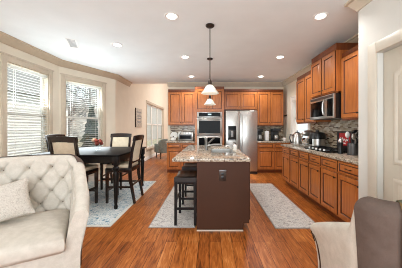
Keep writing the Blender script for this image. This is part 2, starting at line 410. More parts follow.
# windows: frame (casing), sashes, glass panes.  local x along wall, local -y into the room
def window(name, origin, ang, s0, s1, z0, z1, mat='trim', rail=1.52, case=.085, muntins=0, t=.14):
    r = bpy.data.objects.new(name, None); COL.objects.link(r); r.location = (*origin, 0); r.rotation_euler = (0, 0, ang); struct(r)
    c = MB()
    c.box(s0-case, s0, -.02, 0, z0, z1+case, .004); c.box(s1, s1+case, -.02, 0, z0, z1+case, .004)
    c.box(s0, s1, -.02, 0, z1, z1+case, .004); c.box(s0-case-.02, s1+case+.02, -.03, 0, z1+case, z1+case+.025, .004)
    # jamb liner
    c.box(s0, s0+.018, 0, t, z0, z1); c.box(s1-.018, s1, 0, t, z0, z1); c.box(s0, s1, 0, t, z1-.018, z1); c.box(s0, s1, 0, t, z0, z0+.018)
    c.build('casing', mat, r)
    MB().box(s0-case-.03, s1+case+.03, -.06, .02, z0-.03, z0, .006).box(s0-case, s1+case, -.018, 0, z0-.11, z0-.03, .003).build('sill', mat, r)
    for (a, b, y) in ((rail, z1-.018, .09), (z0+.018, rail+.04, .06)):
        sh = MB(); f = .045; L, Q = s0+.018, s1-.018
        sh.box(L, L+f, y, y+.03, a, b); sh.box(Q-f, Q, y, y+.03, a, b); sh.box(L, Q, y, y+.03, a, a+f); sh.box(L, Q, y, y+.03, b-f, b)
        for k in range(muntins):
            xm = L+(Q-L)*(k+1)/(muntins+1); sh.box(xm-.05, xm+.05, y, y+.03, a, b)
        so = sh.build('sash', 'white_trim', r)
        MB().box(L+f, Q-f, y+.012, y+.018, a+f, b-f).build('pane', 'glass', so, smooth=0)
    return r
window('window_1', (XL, Y0), R(90), w1a-Y0, w1b-Y0, WB, WT)
angA = math.atan2(BD.y, BD.x)
window('window_2', (AX, AY), angA, .124, .998, WB, WT)
window('window_3', (XR, YB), R(-90), YB-RW1, YB-RW0, .95, 2.06, 'white_trim', 1.55, .1)
w4 = window('window_4', (BX, BY), R(90), FW0-BY, FW1-BY, .45, 2.34, 'trim', 1.45, .05, muntins=2)
MB().box(FW0-BY+.03, FW1-BY-.03, .128, .131, .75, 2.31).build('pane_whitener', 'sheer', w4, smooth=0)  # added pale sheet outside the sashes, makes the panes look whiter

def blind(label, origin, ang, s0, s1, z0, z1, tilt):
    r = thing('window_blind', label, 'blind', (*origin, 0), ang)
    a, b = s0+.03, s1-.03
    MB().box(a, b, -.01, .045, z1-.07, z1-.02, .004).build('headrail', 'blind', r)
    sl = MB(); z = z1-.1; n = 0
    while z > z0+.06:
        m = Matrix.Translation(((a+b)/2, .018, z)) @ Matrix.Rotation(tilt, 4, 'X')
        sl.box(-(b-a)/2, (b-a)/2, -.023, .023, -.0014, .0014, mat=m); z -= .047
    sl.build('slats', 'blind', r, smooth=0)
    MB().box(a, b, 0, .04, z0+.022, z0+.042, .004).build('bottom_rail', 'blind', r)
    for x in (a+.12, b-.12):
        MB().box(x-.002, x+.002, .016, .02, z0+.04, z1-.07).build('ladder_cord', 'blind', r)
    MB().tube([(a+.05, -.02, z1-.06), (a+.05, -.022, z1-.75)], .004, 6).build('wand', 'blind', r)
    return r
blind('white slatted blind in the window closest to the tufted armchair', (XL, Y0), R(90), w1a-Y0+.018, w1b-Y0-.018, WB+.0, WT-.018, R(20))
blind('white slatted blind in the angled bay window behind the dining table', (AX, AY), angA, .142, .98, WB+.0, WT-.018, R(3))

# pantry door and its casing
pc = MB(); cw = .105
for a, b in ((DOOR1, DOOR1+cw), (DOOR0-cw, DOOR0)): pc.box(XP-.02, XP, a, b, 0, DZ+cw, .005)
pc.box(XP-.02, XP, DOOR0, DOOR1, DZ, DZ+cw, .005)
struct(pc.build('trim_3', 'door'))
dr = bpy.data.objects.new('door_1', None); COL.objects.link(dr); dr.location = (XP+.055, DOOR1-.004, .008); dr.rotation_euler = (0, 0, R(-90)); struct(dr)
dw, dh = DOOR1-DOOR0-.008, DZ-.012
def arch_poly(x0, x1, z0, z1, rise, n=10, inset=0):
    P = [(x0+inset, z0+inset), (x1-inset, z0+inset)]
    if rise:
        for i in range(n+1):
            t = i/n; x = x1-inset+(x0-x1+2*inset)*t
            P.append((x, z1-inset-rise+rise*(.5-.5*math.cos(2*PI*t))))
    else: P += [(x1-inset, z1-inset), (x0+inset, z1-inset)]
    return P
def panel_relief(mb, P_fn, y):
    """raised moulded panel on plane y (towards -y)"""
    prof = [(0, 0), (.012, -.008), (.03, -.008), (.05, 0.002), (.06, -.003)]
    rows = []
    for ins, o in prof:
        rows.append([mb.bm.verts.new((px, y+o-.001, pz)) for px, pz in P_fn(ins)])
    for a, b in zip(rows, rows[1:]):
        for i in range(len(a)): mb.bm.faces.new((a[i], a[(i+1) % len(a)], b[(i+1) % len(b)], b[i]))
    mb.bm.faces.new(rows[-1])
MB().box(0, dw, 0, .035, 0, dh, .003).build('door_slab', 'door', dr)
pm = MB()
panel_relief(pm, lambda i: arch_poly(.11, dw-.11, .95, dh-.12, .10, inset=i), 0); pm.build('upper_panel', 'door', dr)
pm = MB(); panel_relief(pm, lambda i: arch_poly(.11, dw-.11, .2, .82, 0, inset=i), 0); pm.build('lower_panel', 'door', dr)
MB().lathe([(.028, 0), (.028, .008), (.012, .014), (.012, .035), (.026, .045), (.028, .06), (.018, .072), (0, .075)], mat=Matrix.Translation((dw-.06, 0, .95)) @ Matrix.Rotation(R(90), 4, 'X')).build('door_knob', 'bronze', dr)

# ------------------------------------------------------------------ outside the windows
struct(MB().box(-40, -3.45, -10, 50, -.4, -.25).build('ground', 'grass', smooth=0))
hl = MB(); rnd = random.Random(9)
hl.grid([[(-44+j*2.2+rnd.uniform(-.4, .4), 30+i*2.0, -.3+min(9.5, max(0, i*.95))*(1+.12*math.sin(j*.9))+rnd.uniform(-.15, .15)) for j in range(18)] for i in range(14)])
struct(hl.build('hillside', 'leaf_litter'))
nh = thing('neighbor_house', 'white lap-sided house with a grey roof seen through the blinds', 'house', (-8.2, 8.2, -.25))
MB().box(-6, 0, -4.5, 3.6, 0, 3.1).build('siding_wall', 'siding', nh, smooth=0)
MB().hexa([(.5, -5, 3.05), (.5, 4.1, 3.05), (-6.5, 4.1, 3.05), (-6.5, -5, 3.05)], [(-2.8, -5, 6.3), (-2.8, 4.1, 6.3), (-3.2, 4.1, 6.3), (-3.2, -5, 6.3)]).build('roof', 'shingle', nh, smooth=0)
def bare_tree(label, loc, h, seed):
    rnd = random.Random(seed); t = thing('bare_tree', label, 'tree', loc)
    tr = MB(); tr.tube([(0, 0, 0), (.03, 0, h*.35), (0, .05, h*.7), (.05, 0, h)], [h*.022, h*.017, h*.01, .01], 7); tr.build('trunk', 'bark', t)
    br = MB()
    def grow(p, d, L, r, k):
        q = p+d*L; m = p+d*L*.5+Vector((rnd.uniform(-.06, .06), rnd.uniform(-.06, .06), 0))*L
        br.tube([p, m, q], [r, r*.8, r*.55], 4)
        if k:
            for _ in range(3):
                nd = (d+Vector((rnd.uniform(-.8, .8), rnd.uniform(-.8, .8), rnd.uniform(-.2, .6)))).normalized(); grow(p+d*L*rnd.uniform(.5, 1), nd, L*.62, r*.55, k-1)
    for i in range(20):
        a = rnd.uniform(0, 2*PI); z = h*rnd.uniform(.25, .92)
        grow(Vector((0, 0, z)), Vector((math.cos(a), math.sin(a), .7)).normalized(), h*.24, h*.008, 3)
    br.build('branches', 'bark', t); return t
TREES = [((-9.4, 16.0), 6.5, 'bare grey tree nearest the angled bay window'), ((-15.6, 22.5), 8, 'bare grey tree behind the nearest one, its trunk closer to the white house'),
         ((-11.6, 28.5), 9, 'bare grey tree deep in the wood past the evergreen shrub'), ((-21.0, 29.0), 9.5, 'bare grey tree furthest off, above the white house roof'),
         ((-17.8, 17.5), 8.5, 'bare grey tree standing directly behind the white house'), ((-9.6, 21.0), 7, 'slim bare grey tree by the far casing of the angled bay window')]
for k, ((x, y), h, lab) in enumerate(TREES): bare_tree(lab, (x, y, -.25), h, k+1)
ev = thing('evergreen_shrub', 'dark evergreen shrub outside the lower pane of the angled bay window', 'shrub', (-5.2, 9.0, -.25))
fo = MB(); rnd = random.Random(4)
for k in range(9):
    z = .25+k*.23; r = .62*(1-k/10)
    n = 26; ring = []
    prof = [(r*.3, 0), (r, .02), (r*.45, .3), (.03, .42)]
    fo.lathe(prof, (0, 0, z), 14)
for v in fo.bm.verts: v.co += Vector((rnd.uniform(-.07, .07), rnd.uniform(-.07, .07), rnd.uniform(-.07, .07)))
fo.build('foliage', 'needles', ev, smooth=0); MB().cyl(.06, 0, .4).build('trunk', 'bark', ev)

# ------------------------------------------------------------------ cabinetry (local: x along the run, front faces -y)
def pull(x, z, y, parent, vert=False):
    L = .045
    a, b = ((x, y, z-L), (x, y, z+L)) if vert else ((x-L, y, z), (x+L, y, z))
    a, b = Vector(a), Vector(b); o = Vector((0, -.026, 0))
    MB().tube([a, a+o*.8, a*.92+b*.08+o, a*.08+b*.92+o, b+o*.8, b], .005, 6).build('handle', 'bronze', parent)
def knob(x, z, y, parent):
    MB().lathe([(.006, 0), (.006, .014), (.014, .02), (.014, .026), (.006, .031), (0, .032)], n=12, mat=Matrix.Translation((x, y, z)) @ Matrix.Rotation(R(90), 4, 'X')).build('knob', 'bronze', parent)
def front_panel(name, x0, x1, z0, z1, y, parent, fr=.058, mat='cherry', raised=True):
    """a frame-and-raised-panel door or drawer front whose back sits on y"""
    t = .02; b = MB(); v = b.bm.verts
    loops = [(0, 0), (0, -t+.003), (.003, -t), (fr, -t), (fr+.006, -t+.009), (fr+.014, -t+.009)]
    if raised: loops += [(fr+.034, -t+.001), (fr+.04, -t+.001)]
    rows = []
    for ins, o in loops:
        rows.append([v.new((x0+ins, y+o, z0+ins)), v.new((x1-ins, y+o, z0+ins)), v.new((x1-ins, y+o, z1-ins)), v.new((x0+ins, y+o, z1-ins))])
    b.bm.faces.new(rows[0][::-1])
    for q, (a, c) in enumerate(zip(rows, rows[1:])):
        for i in range(4):
            f = b.bm.faces.new((a[i], a[(i+1) % 4], c[(i+1) % 4], c[i]))
            if q in (0, 3, 4): f.material_index = 1
    b.bm.faces.new(rows[-1])
    o = b.build(name, mat, parent, smooth=25)
    o.data.materials.append(M['cherry_groove' if mat == 'cherry' else mat])   # darker tone on the grooves and outer edges
    return o
def base_cab(label, x0, x1, loc, rz, cols=1, dep=.58, drawers=True, zt=.875, group=None):
    r = thing('base_cabinet', label, 'cabinet', loc, rz, group)
    MB().box(x0+.0005, x1-.0005, .02, dep, .1, zt).build('carcass', 'cherry', r, smooth=0)
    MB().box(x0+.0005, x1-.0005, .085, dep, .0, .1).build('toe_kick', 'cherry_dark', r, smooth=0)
    w = (x1-x0)/cols; g = .012
    for k in range(cols):
        a, b = x0+k*w+g, x0+(k+1)*w-g
        if drawers:
            d = front_panel('drawer', a, b, zt-.165, zt-.018, .02, r, .022); pull((a+b)/2, zt-.09, 0, d)
            top = zt-.19
        else: top = zt-.018
        dd = front_panel('door', a, b, .125, top, .02, r)
        right = (k == 0 and cols == 2) or cols == 1
        knob(b-.028 if right else a+.028, top-.06, 0, dd)
    return r
def wall_cab(label, x0, x1, z0, z1, loc, rz, cols=2, dep=.33, crown=.07, side=None, group=None, ret=True):
    r = thing('wall_cabinet', label, 'cabinet', loc, rz, group)
    MB().box(x0+.0005, x1-.0005, .02, dep, z0, z1).build('carcass', 'cherry', r, smooth=0)
    w = (x1-x0)/cols; g = .012
    for k in range(cols):
        a, b = x0+k*w+g, x0+(k+1)*w-g
        dd = front_panel('door', a, b, z0+.012, z1-.02, .02, r)
        right = (k == 0 and cols == 2) or cols == 1
        knob(b-.028 if right else a+.028, z0+.07, 0, dd)
    if crown:
        pr = [(0, z1-.015), (.012, z1-.015), (.018, z1), (.05, z1+crown*.5), (.075, z1+crown*.8), (.08, z1+crown), (0, z1+crown)]
        path = [(x1, dep-.01), (x1, .02), (x0, .02), (x0, dep-.01)] if ret else [(x1, .02), (x0, .02)]
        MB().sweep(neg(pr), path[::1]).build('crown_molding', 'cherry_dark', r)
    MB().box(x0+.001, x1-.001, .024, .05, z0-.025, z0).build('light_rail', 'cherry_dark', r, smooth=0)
    return r

# back wall
YC = 5.87                         # base cabinet fronts
base_cab('cherry base cabinet under the toaster oven on the back wall', 0, .812, (-1.24, YC, 0), 0, 2)
base_cab('cherry base cabinet beside the refrigerator under the coffee machines', 0, .96, (1.375, YC, 0), 0, 2)
wall_cab('two-door cherry wall cabinet above the toaster oven', 0, .825, 1.40, 2.40, (-1.255, 6.15, 0), 0, 2)
wall_cab('two-door cherry wall cabinet above the coffee machines, right of the refrigerator', 0, .80, 1.39, 2.40, (1.43, 6.15, 0), 0, 2)
wall_cab('short two-door cherry cabinet over the refrigerator', 0, .985, 1.86, 2.40, (.435, 6.12, 0), 0, 2, dep=.36, ret=False)
# tall oven cabinet
oc = thing('oven_cabinet', 'tall cherry cabinet that houses the double wall oven', 'cabinet', (-.425, YC, 0))
OW = .845
b = MB(); b.box(0, .06, .02, .6, .1, 2.43).box(OW-.06, OW, .02, .6, .1, 2.43).box(.06, OW-.06, .02, .6, 1.76, 2.43).box(.06, OW-.06, .02, .6, .1, .36).box(.06, OW-.06, .5, .6, .36, 1.76)
b.build('carcass', 'cherry', oc, smooth=0)
MB().box(0, OW, .085, .6, 0, .1).build('toe_kick', 'cherry_dark', oc, smooth=0)
for k in range(2):
    a, c = .012+k*OW/2, (k+1)*OW/2-.012
    d = front_panel('door', a, c, 1.79, 2.41, .02, oc); knob(c-.028 if k == 0 else a+.028, 1.85, 0, d)
d = front_panel('drawer', .012, OW-.012, .125, .34, .02, oc, .03); pull(OW/2, .235, 0, d)
MB().sweep(neg([(0, 2.42), (.012, 2.42), (.04, 2.46), (.055, 2.48), (.055, 2.50), (0, 2.50)]), [(OW, .25), (OW, .02), (0, .02), (0, .25)]).build('crown_molding', 'cherry_dark', oc)
ov = thing('double_wall_oven', 'stainless double wall oven with black glass doors', 'oven', (-.425+.062, YC-.012, 0))
ow = OW-.124
MB().box(0, ow, .03, .5, .365, 1.755).build('body', 'steel_dark', ov, smooth=0)
cpn = MB().box(0, ow, 0, .03, 1.60, 1.755, .004).build('control_panel', 'steel', ov)
MB().box(.05, ow-.05, -.004, 0, 1.63, 1.735).build('control_glass', 'black_glass', cpn)
MB().box(ow/2-.05, ow/2+.05, -.006, -.003, 1.67, 1.71).build('display', 'display', cpn)
for z0, z1, ga, gb in ((1.075, 1.592, 1.15, 1.515), (.38, 1.065, .48, 1.02)):
    d = MB().box(0, ow, -.01, .03, z0, z1, .005).build('oven_door', 'steel', ov)
    MB().box(.055, ow-.055, -.014, -.009, ga, gb).build('door_glass', 'black_glass', d)
    MB().tube([(.05, -.01, z1-.03), (.05, -.05, z1-.03), (.09, -.055, z1-.03), (ow-.09, -.055, z1-.03), (ow-.05, -.05, z1-.03), (ow-.05, -.01, z1-.03)], .012, 8).build('handle', 'steel', d)
# refrigerator
fr = thing('refrigerator', 'stainless side-by-side refrigerator with a black ice dispenser', 'refrigerator', (.448, 5.74, 0))
FWD = .90
MB().box(.005, FWD-.005, .07, .74, .02, 1.79).build('body', 'steel_dark', fr, smooth=0)
MB().box(.01, FWD-.01, .03, .1, 0, .07).build('kick_plate', 'black', fr, smooth=0)
for a, c in ((.004, .405), (.411, FWD-.004)):
    d = MB().box(a, c, 0, .065, .075, 1.79, .012, seg=3).build('refrigerator_door', 'steel', fr)
    hx = c-.045 if a < .1 else a+.045
    MB().tube([(hx, 0, .62), (hx, -.045, .64), (hx, -.055, .75), (hx, -.055, 1.55), (hx, -.045, 1.66), (hx, 0, 1.68)], .013, 8).build('handle', 'steel', d)
    if a < .1:
        dp = MB().box(.07, .30, -.006, .002, .95, 1.36, .003).build('ice_dispenser', 'black', d)
        MB().box(.09, .28, -.009, -.005, 1.25, 1.34).build('control_pad', 'black_glass', dp)
        MB().box(.155, .215, -.03, -.005, 1.05, 1.22, .004).build('nozzle', 'grey_plastic', dp)
        MB().box(.09, .28, -.02, -.005, .96, .975).build('drip_tray', 'grey_plastic', dp)

# counters, back
def counter(label, boxes, mat='granite'):
    b = MB()
    for q in boxes: b.box(*q, .877, .915, .006)
    return tag(b.build('countertop', mat), label, 'countertop')
counter('speckled granite countertop under the toaster oven', [(-1.27, -.43, YC-.03, YB-.002)])
counter('speckled granite countertop holding the black coffee machines', [(1.372, XR-.002, YC-.03, YB-.002)])
struct(MB().box(-1.25, -.43, YB-.012, YB-.001, .917, 1.40).build('backsplash_left', 'tile_back', smooth=0))
struct(MB().box(1.40, XR-.002, YB-.012, YB-.001, .917, 1.39).build('backsplash_back', 'tile_back', smooth=0))

# right wall run; local x runs towards the camera
XF = 1.718
bd = [4.84, 4.40, 3.945, 3.55, 3.17, 2.75, YP+.005]
names = ['cherry base cabinet at the far open end of the cooktop run', 'second cherry base cabinet from the far end of the cooktop run', 'cherry base cabinet just beyond the cooktop', 'cherry base cabinet below the cooktop', 'cherry base cabinet next to last before the white pantry wall', 'cherry base cabinet touching the white pantry wall']
for i, n in enumerate(names):
    base_cab(n, 0, bd[i]-bd[i+1], (XF, bd[i], 0), R(-90), 1, dep=XR-XF-.014)
counter('long speckled granite countertop with the gas cooktop', [(XF-.028, XR-.002, YP+.003, 4.87)])
struct(MB().box(XR-.012, XR-.001, YP+.004, RW0-.125, .917, 1.46).build('backsplash_right', 'tile_right', smooth=0))
XU = 2.02
wall_cab('two-door cherry wall cabinet at the far end above the silver appliances', 0, .845, 1.42, 2.40, (XU, 4.775, 0), R(-90), 2, dep=XR-XU-.002)
wall_cab('raised two-door cherry cabinet directly over the microwave', 0, .77, 1.87, 2.525, (1.94, 3.925, 0), R(-90), 2, dep=XR-1.94-.002, crown=.095)
wall_cab('tall cherry wall cabinet meeting the white pantry wall above the red-labelled box', 0, .84, 1.44, 2.385, (XU, 3.148, 0), R(-90), 2, dep=XR-XU-.002, crown=.06)
# the raised cabinet's sides reach down beside the microwave
# microwave
mw = thing('microwave', 'stainless over-the-range microwave with a curved handle', 'microwave', (1.925, 3.918, 0), R(-90))
mwl = .756
MB().box(0, mwl, .03, .415, 1.45, 1.842).build('body', 'black', mw, smooth=0)
f = MB().box(0, mwl, 0, .03, 1.455, 1.842, .006).build('front_frame', 'steel', mw)
MB().box(.03, mwl-.03, -.004, 0, 1.79, 1.828).build('vent_grille', 'steel_dark', mw)
MB().box(.04, .49, -.005, 0, 1.50, 1.76, .002).build('door_glass', 'black_glass', mw)
MB().box(.57, mwl-.03, -.005, 0, 1.49, 1.77, .002).build('keypad', 'black_glass', mw)
MB().tube([(.53, 0, 1.5), (.53, -.035, 1.52), (.53, -.05, 1.58), (.53, -.05, 1.70), (.53, -.035, 1.755), (.53, 0, 1.775)], .012, 8).build('handle', 'steel', mw)
# cooktop
ct = thing('gas_cooktop', 'black gas cooktop set in the granite below the microwave', 'cooktop', (XF+.09, 3.92, .916), R(-90))
MB().box(0, .76, 0, .36, 0, .014, .005).build('burner_plate', 'black_glass', ct)
for x in (.19, .57):
    g = MB()
    for k in range(3): g.box(x-.15, x+.15, .09+k*.115, .102+k*.115, .035, .047)
    for k in range(3): g.box(x-.15+k*.144, x-.138+k*.144, .08, .335, .035, .047)
    for sx in (-.15, .138):
        for sy in (.08, .322): g.box(x+sx, x+sx+.012, sy, sy+.012, .013, .036)
    g.build('grate', 'black', ct)
    for y in (.14, .27): MB().lathe([(.05, .013), (.05, .022), (.035, .03), (0, .031)], (x, y, 0), 16).build('burner', 'steel_dark', ct)
for k in range(5): MB().lathe([(.022, .013), (.02, .04), (.012, .042), (0, .042)], (.14+k*.12, .045, 0), 14).build('knob', 'steel', ct)

# ------------------------------------------------------------------ island
IX0, IX1, IY0, IY1 = -.163, .498, 2.575, 4.55
isl = thing('kitchen_island', 'dark brown painted kitchen island base with a plain end panel', 'kitchen island', (0, 0, 0))
MB().box(IX0, IX1, IY0+.02, 3.15, .1, .876).box(IX0, IX1, 3.91, IY1, .1, .876).box(IX0, IX1, 3.15, 3.91, .1, .66).box(IX0, IX0+.02, 3.15, 3.91, .66, .876).box(IX1-.02, IX1, 3.15, 3.91, .66, .876).build('carcass', 'island', isl, smooth=0)
MB().box(IX0, IX1-.075, IY0+.022, IY1, 0, .1).build('plinth', 'island', isl, smooth=0)
b = MB()
b.prism([(0, 0), (IX1-.075-IX0, 0), (IX1-.075-IX0, .1), (IX1-IX0, .1), (IX1-IX0, .876), (0, .876)], 0, .02)
b.xf(Matrix.Translation((IX0, IY0+.02, 0)) @ Matrix.Rotation(R(90), 4, 'X')); b.build('end_panel', 'island', isl, smooth=0)
MB().box(IX0, IX1-.075, IY0-.012, IY0, 0, .018, .004).build('base_shoe', 'trim', isl, label='pale wood shoe strip')
for k in range(4):
    y0 = IY0+.04+k*.49; fp = front_panel('door', 0, .47, .125, .86, 0, isl, mat='island')
    fp.matrix_local = Matrix.Translation((IX1, y0, 0)) @ Matrix.Rotation(R(90), 4, 'Z')
ol = thing('wall_outlet', 'dark bronze electrical outlet on the island end panel', 'outlet', (.163, IY0, .70))
MB().box(-.044, .044, -.006, -.0005, -.07, .07, .003).build('cover_plate', 'bronze', ol)
for z in (-.022, .022): MB().box(-.02, .02, -.009, -.005, z-.016, z+.016, .003).build('socket', 'black', ol)
MB().box(-.046, .046, -.014, -.0005, .052, .072, .003).build('top_cap', 'steel_dark', ol)
SX0, SX1, SY0, SY1 = .03, .40, 3.18, 3.88
CX0, CX1, CY0, CY1 = -.472, .518, 2.545, 4.60
b = MB()
b.box(CX0, SX0, CY0, CY1, .877, .917, .008); b.box(SX1, CX1, CY0, CY1, .877, .917, .008); b.box(SX0-.01, SX1+.01, CY0, SY0, .877, .917, .008); b.box(SX0-.01, SX1+.01, SY1, CY1, .877, .917, .008)
tag(b.build('island_countertop', 'granite'), 'speckled granite slab that overhangs the island on the stool side', 'countertop')
sk = thing('kitchen_sink', 'stainless undermount sink in the island top', 'sink', (0, 0, 0))
b = MB(); t = .006; z0 = .70
b.box(SX0+.001, SX1-.001, SY0+.001, SY1-.001, z0, z0+t); 
b.box(SX0+.001, SX0+t, SY0+.001, SY1-.001, z0, .905).box(SX1-t, SX1-.001, SY0+.001, SY1-.001, z0, .905).box(SX0+t, SX1-t, SY0+.001, SY0+t, z0, .905).box(SX0+t, SX1-t, SY1-t, SY1-.001, z0, .905)
b.build('basin', 'steel', sk, smooth=0); MB().cyl(.045, z0+t, z0+t+.006, (.215, 3.53)).build('drain', 'steel_dark', sk)
fc = thing('kitchen_faucet', 'brushed metal single-lever faucet standing beside the island sink', 'faucet', (-.06, 3.5, .918))
MB().lathe([(.034, 0), (.034, .012), (.026, .02), (.026, .19), (.028, .2), (.024, .215), (0, .217)], n=20).build('body', 'nickel', fc)
MB().tube([(.0, 0, .075), (.06, 0, .085), (.16, 0, .098), (.23, 0, .1), (.25, 0, .092), (.252, 0, .07)], [.021, .021, .02, .02, .021, .021], 10).build('spout', 'nickel', fc)
MB().tube([(.0, 0, .085), (.05, 0, .13), (.12, 0, .195), (.14, 0, .212)], [.018, .017, .015, .015], 8).build('lever', 'nickel', fc)
sb = thing('soap_bottle', 'small white pump soap bottle behind the island sink', 'bottle', (.445, 3.55, .918))
MB().lathe([(.03, 0), (.032, .01), (.032, .075), (.014, .09), (.012, .1)], n=16).build('bottle_body', 'white_ceramic', sb)
MB().lathe([(.013, .1), (.013, .112), (.004, .114), (.004, .13)], n=10).tube([(0, 0, .13), (-.035, 0, .128)], .004, 6).build('pump', 'bronze', sb)

# bar stools
def stool(loc, label):
    r = thing('bar_stool', label, 'stool', loc, 0, )
    w, d, h = .30, .43, .655
    # saddle seat
    P = []; nu, nv = 15, 13
    for i in range(nu):
        y = -d/2+d*i/(nu-1); row = []
        for j in range(nv):
            x = -w/2+w*j/(nv-1)
            e = min((w/2-abs(x))/.03, (d/2-abs(y))/.03, 1); rd = -.018*(1-math.sqrt(max(0, 1-(1-e)**2)))
            row.append((x, y, h-.028+.026*(abs(y)/(d/2))**2+rd-.004*(1-abs(x)/(w/2))))
        P.append(row)
    b = MB(); V = b.grid(P)
    bot = [[b.bm.verts.new((x, y, h-.075)) for (x, y, z) in row] for row in P]
    for i in range(nu-1):
        for a, c in ((0, 1), (nv-1, -1)):
            b.bm.faces.new((V[i][a], V[i+1][a], bot[i+1][a], bot[i][a]))
    for j in range(nv-1):
        for a in (0, nu-1): b.bm.faces.new((V[a][j], V[a][j+1], bot[a][j+1], bot[a][j]))
    b.bm.faces.new([bot[0][0], bot[0][-1], bot[-1][-1], bot[-1][0]])
    bmesh.ops.delete(b.bm, geom=[v for v in b.bm.verts if not v.link_faces], context='VERTS')
    b.build('seat', 'black_leather', r)
    MB().box(-w/2+.012, w/2-.012, -d/2+.012, d/2-.012, h-.11, h-.07, .004).build('apron', 'black_wood', r)
    for sx in (-1, 1):
        for sy in (-1, 1):
            MB().taper((sx*(w/2-.02), sy*(d/2-.02), 0), (sx*(w/2-.024), sy*(d/2-.026), h-.075), .034, .034, .04, .04).build('leg', 'black_wood', r)
        MB().box(sx*(w/2-.02)-.01, sx*(w/2-.02)+.01, -d/2+.03, d/2-.03, .30, .33).build('stretcher', 'black_wood', r)
    for sy in (-1, 1):
        MB().box(-w/2+.03, w/2-.03, sy*(d/2-.022)-.01, sy*(d/2-.022)+.01, .2, .23).build('stretcher', 'black_wood', r)
    return r
stool((-.322, 2.905, .012), 'black saddle stool at the near end of the island')
stool((-.322, 3.64, .012), 'black saddle stool half hidden behind the nearer stool at the island')

# rugs
def rug(name, label, x0, x1, y0, y1, mat, border, bw):
    r = thing(name, label, 'rug', (0, 0, 0))
    MB().box(x0, x1, y0, y1, .0005, .010, .003).build('border', border, r)
    MB().box(x0+bw, x1-bw, y0+bw, y1-bw, .008, .0118, .001).build('field', mat, r)
rug('area_rug', 'pale blue-grey area rug under the dining table', -3.02, -1.30, 2.67, 4.98, 'rug_blue', 'rug_border', .05)
rug('runner_rug', 'grey mottled runner rug under the bar stools', -.80, -.19, 2.65, 4.9, 'runner', 'runner_border', .015)
rug('runner_rug', 'grey mottled runner rug between the island and the cooktop cabinets', .845, 1.445, 2.63, 4.75, 'runner', 'runner_border', .015)

# ------------------------------------------------------------------ dining set
RZ = .0118
tb = thing('dining_table', 'square black counter-height dining table with turned legs', 'table', (-2.135, 3.89, RZ))
TW = .71; TH = .868
MB().box(-TW, TW, -TW, TW, TH-.032, TH, .01).build('tabletop', 'black_top', tb)
b = MB()
for s in (-1, 1): b.box(-TW+.09, TW-.09, s*(TW-.075)-.012, s*(TW-.075)+.012, TH-.14, TH-.032); b.box(s*(TW-.075)-.012, s*(TW-.075)+.012, -TW+.09, TW-.09, TH-.14, TH-.032)
b.build('apron', 'black_wood', tb, smooth=0)
lp = [(.022, 0), (.028, .01), (.03, .04), (.022, .07), (.026, .1), (.032, .3), (.042, .5), (.046, .56), (.03, .6), (.05, .63), (.052, .655), (.03, .68), (.04, .70), (.04, .71)]
for sx in (-1, 1):
    for sy in (-1, 1):
        x, y = sx*(TW-.07), sy*(TW-.07)
        MB().lathe(lp, (x, y, 0), 20).box(x-.044, x+.044, y-.044, y+.044, .705, TH-.032, .004).build('leg', 'black_wood', tb)

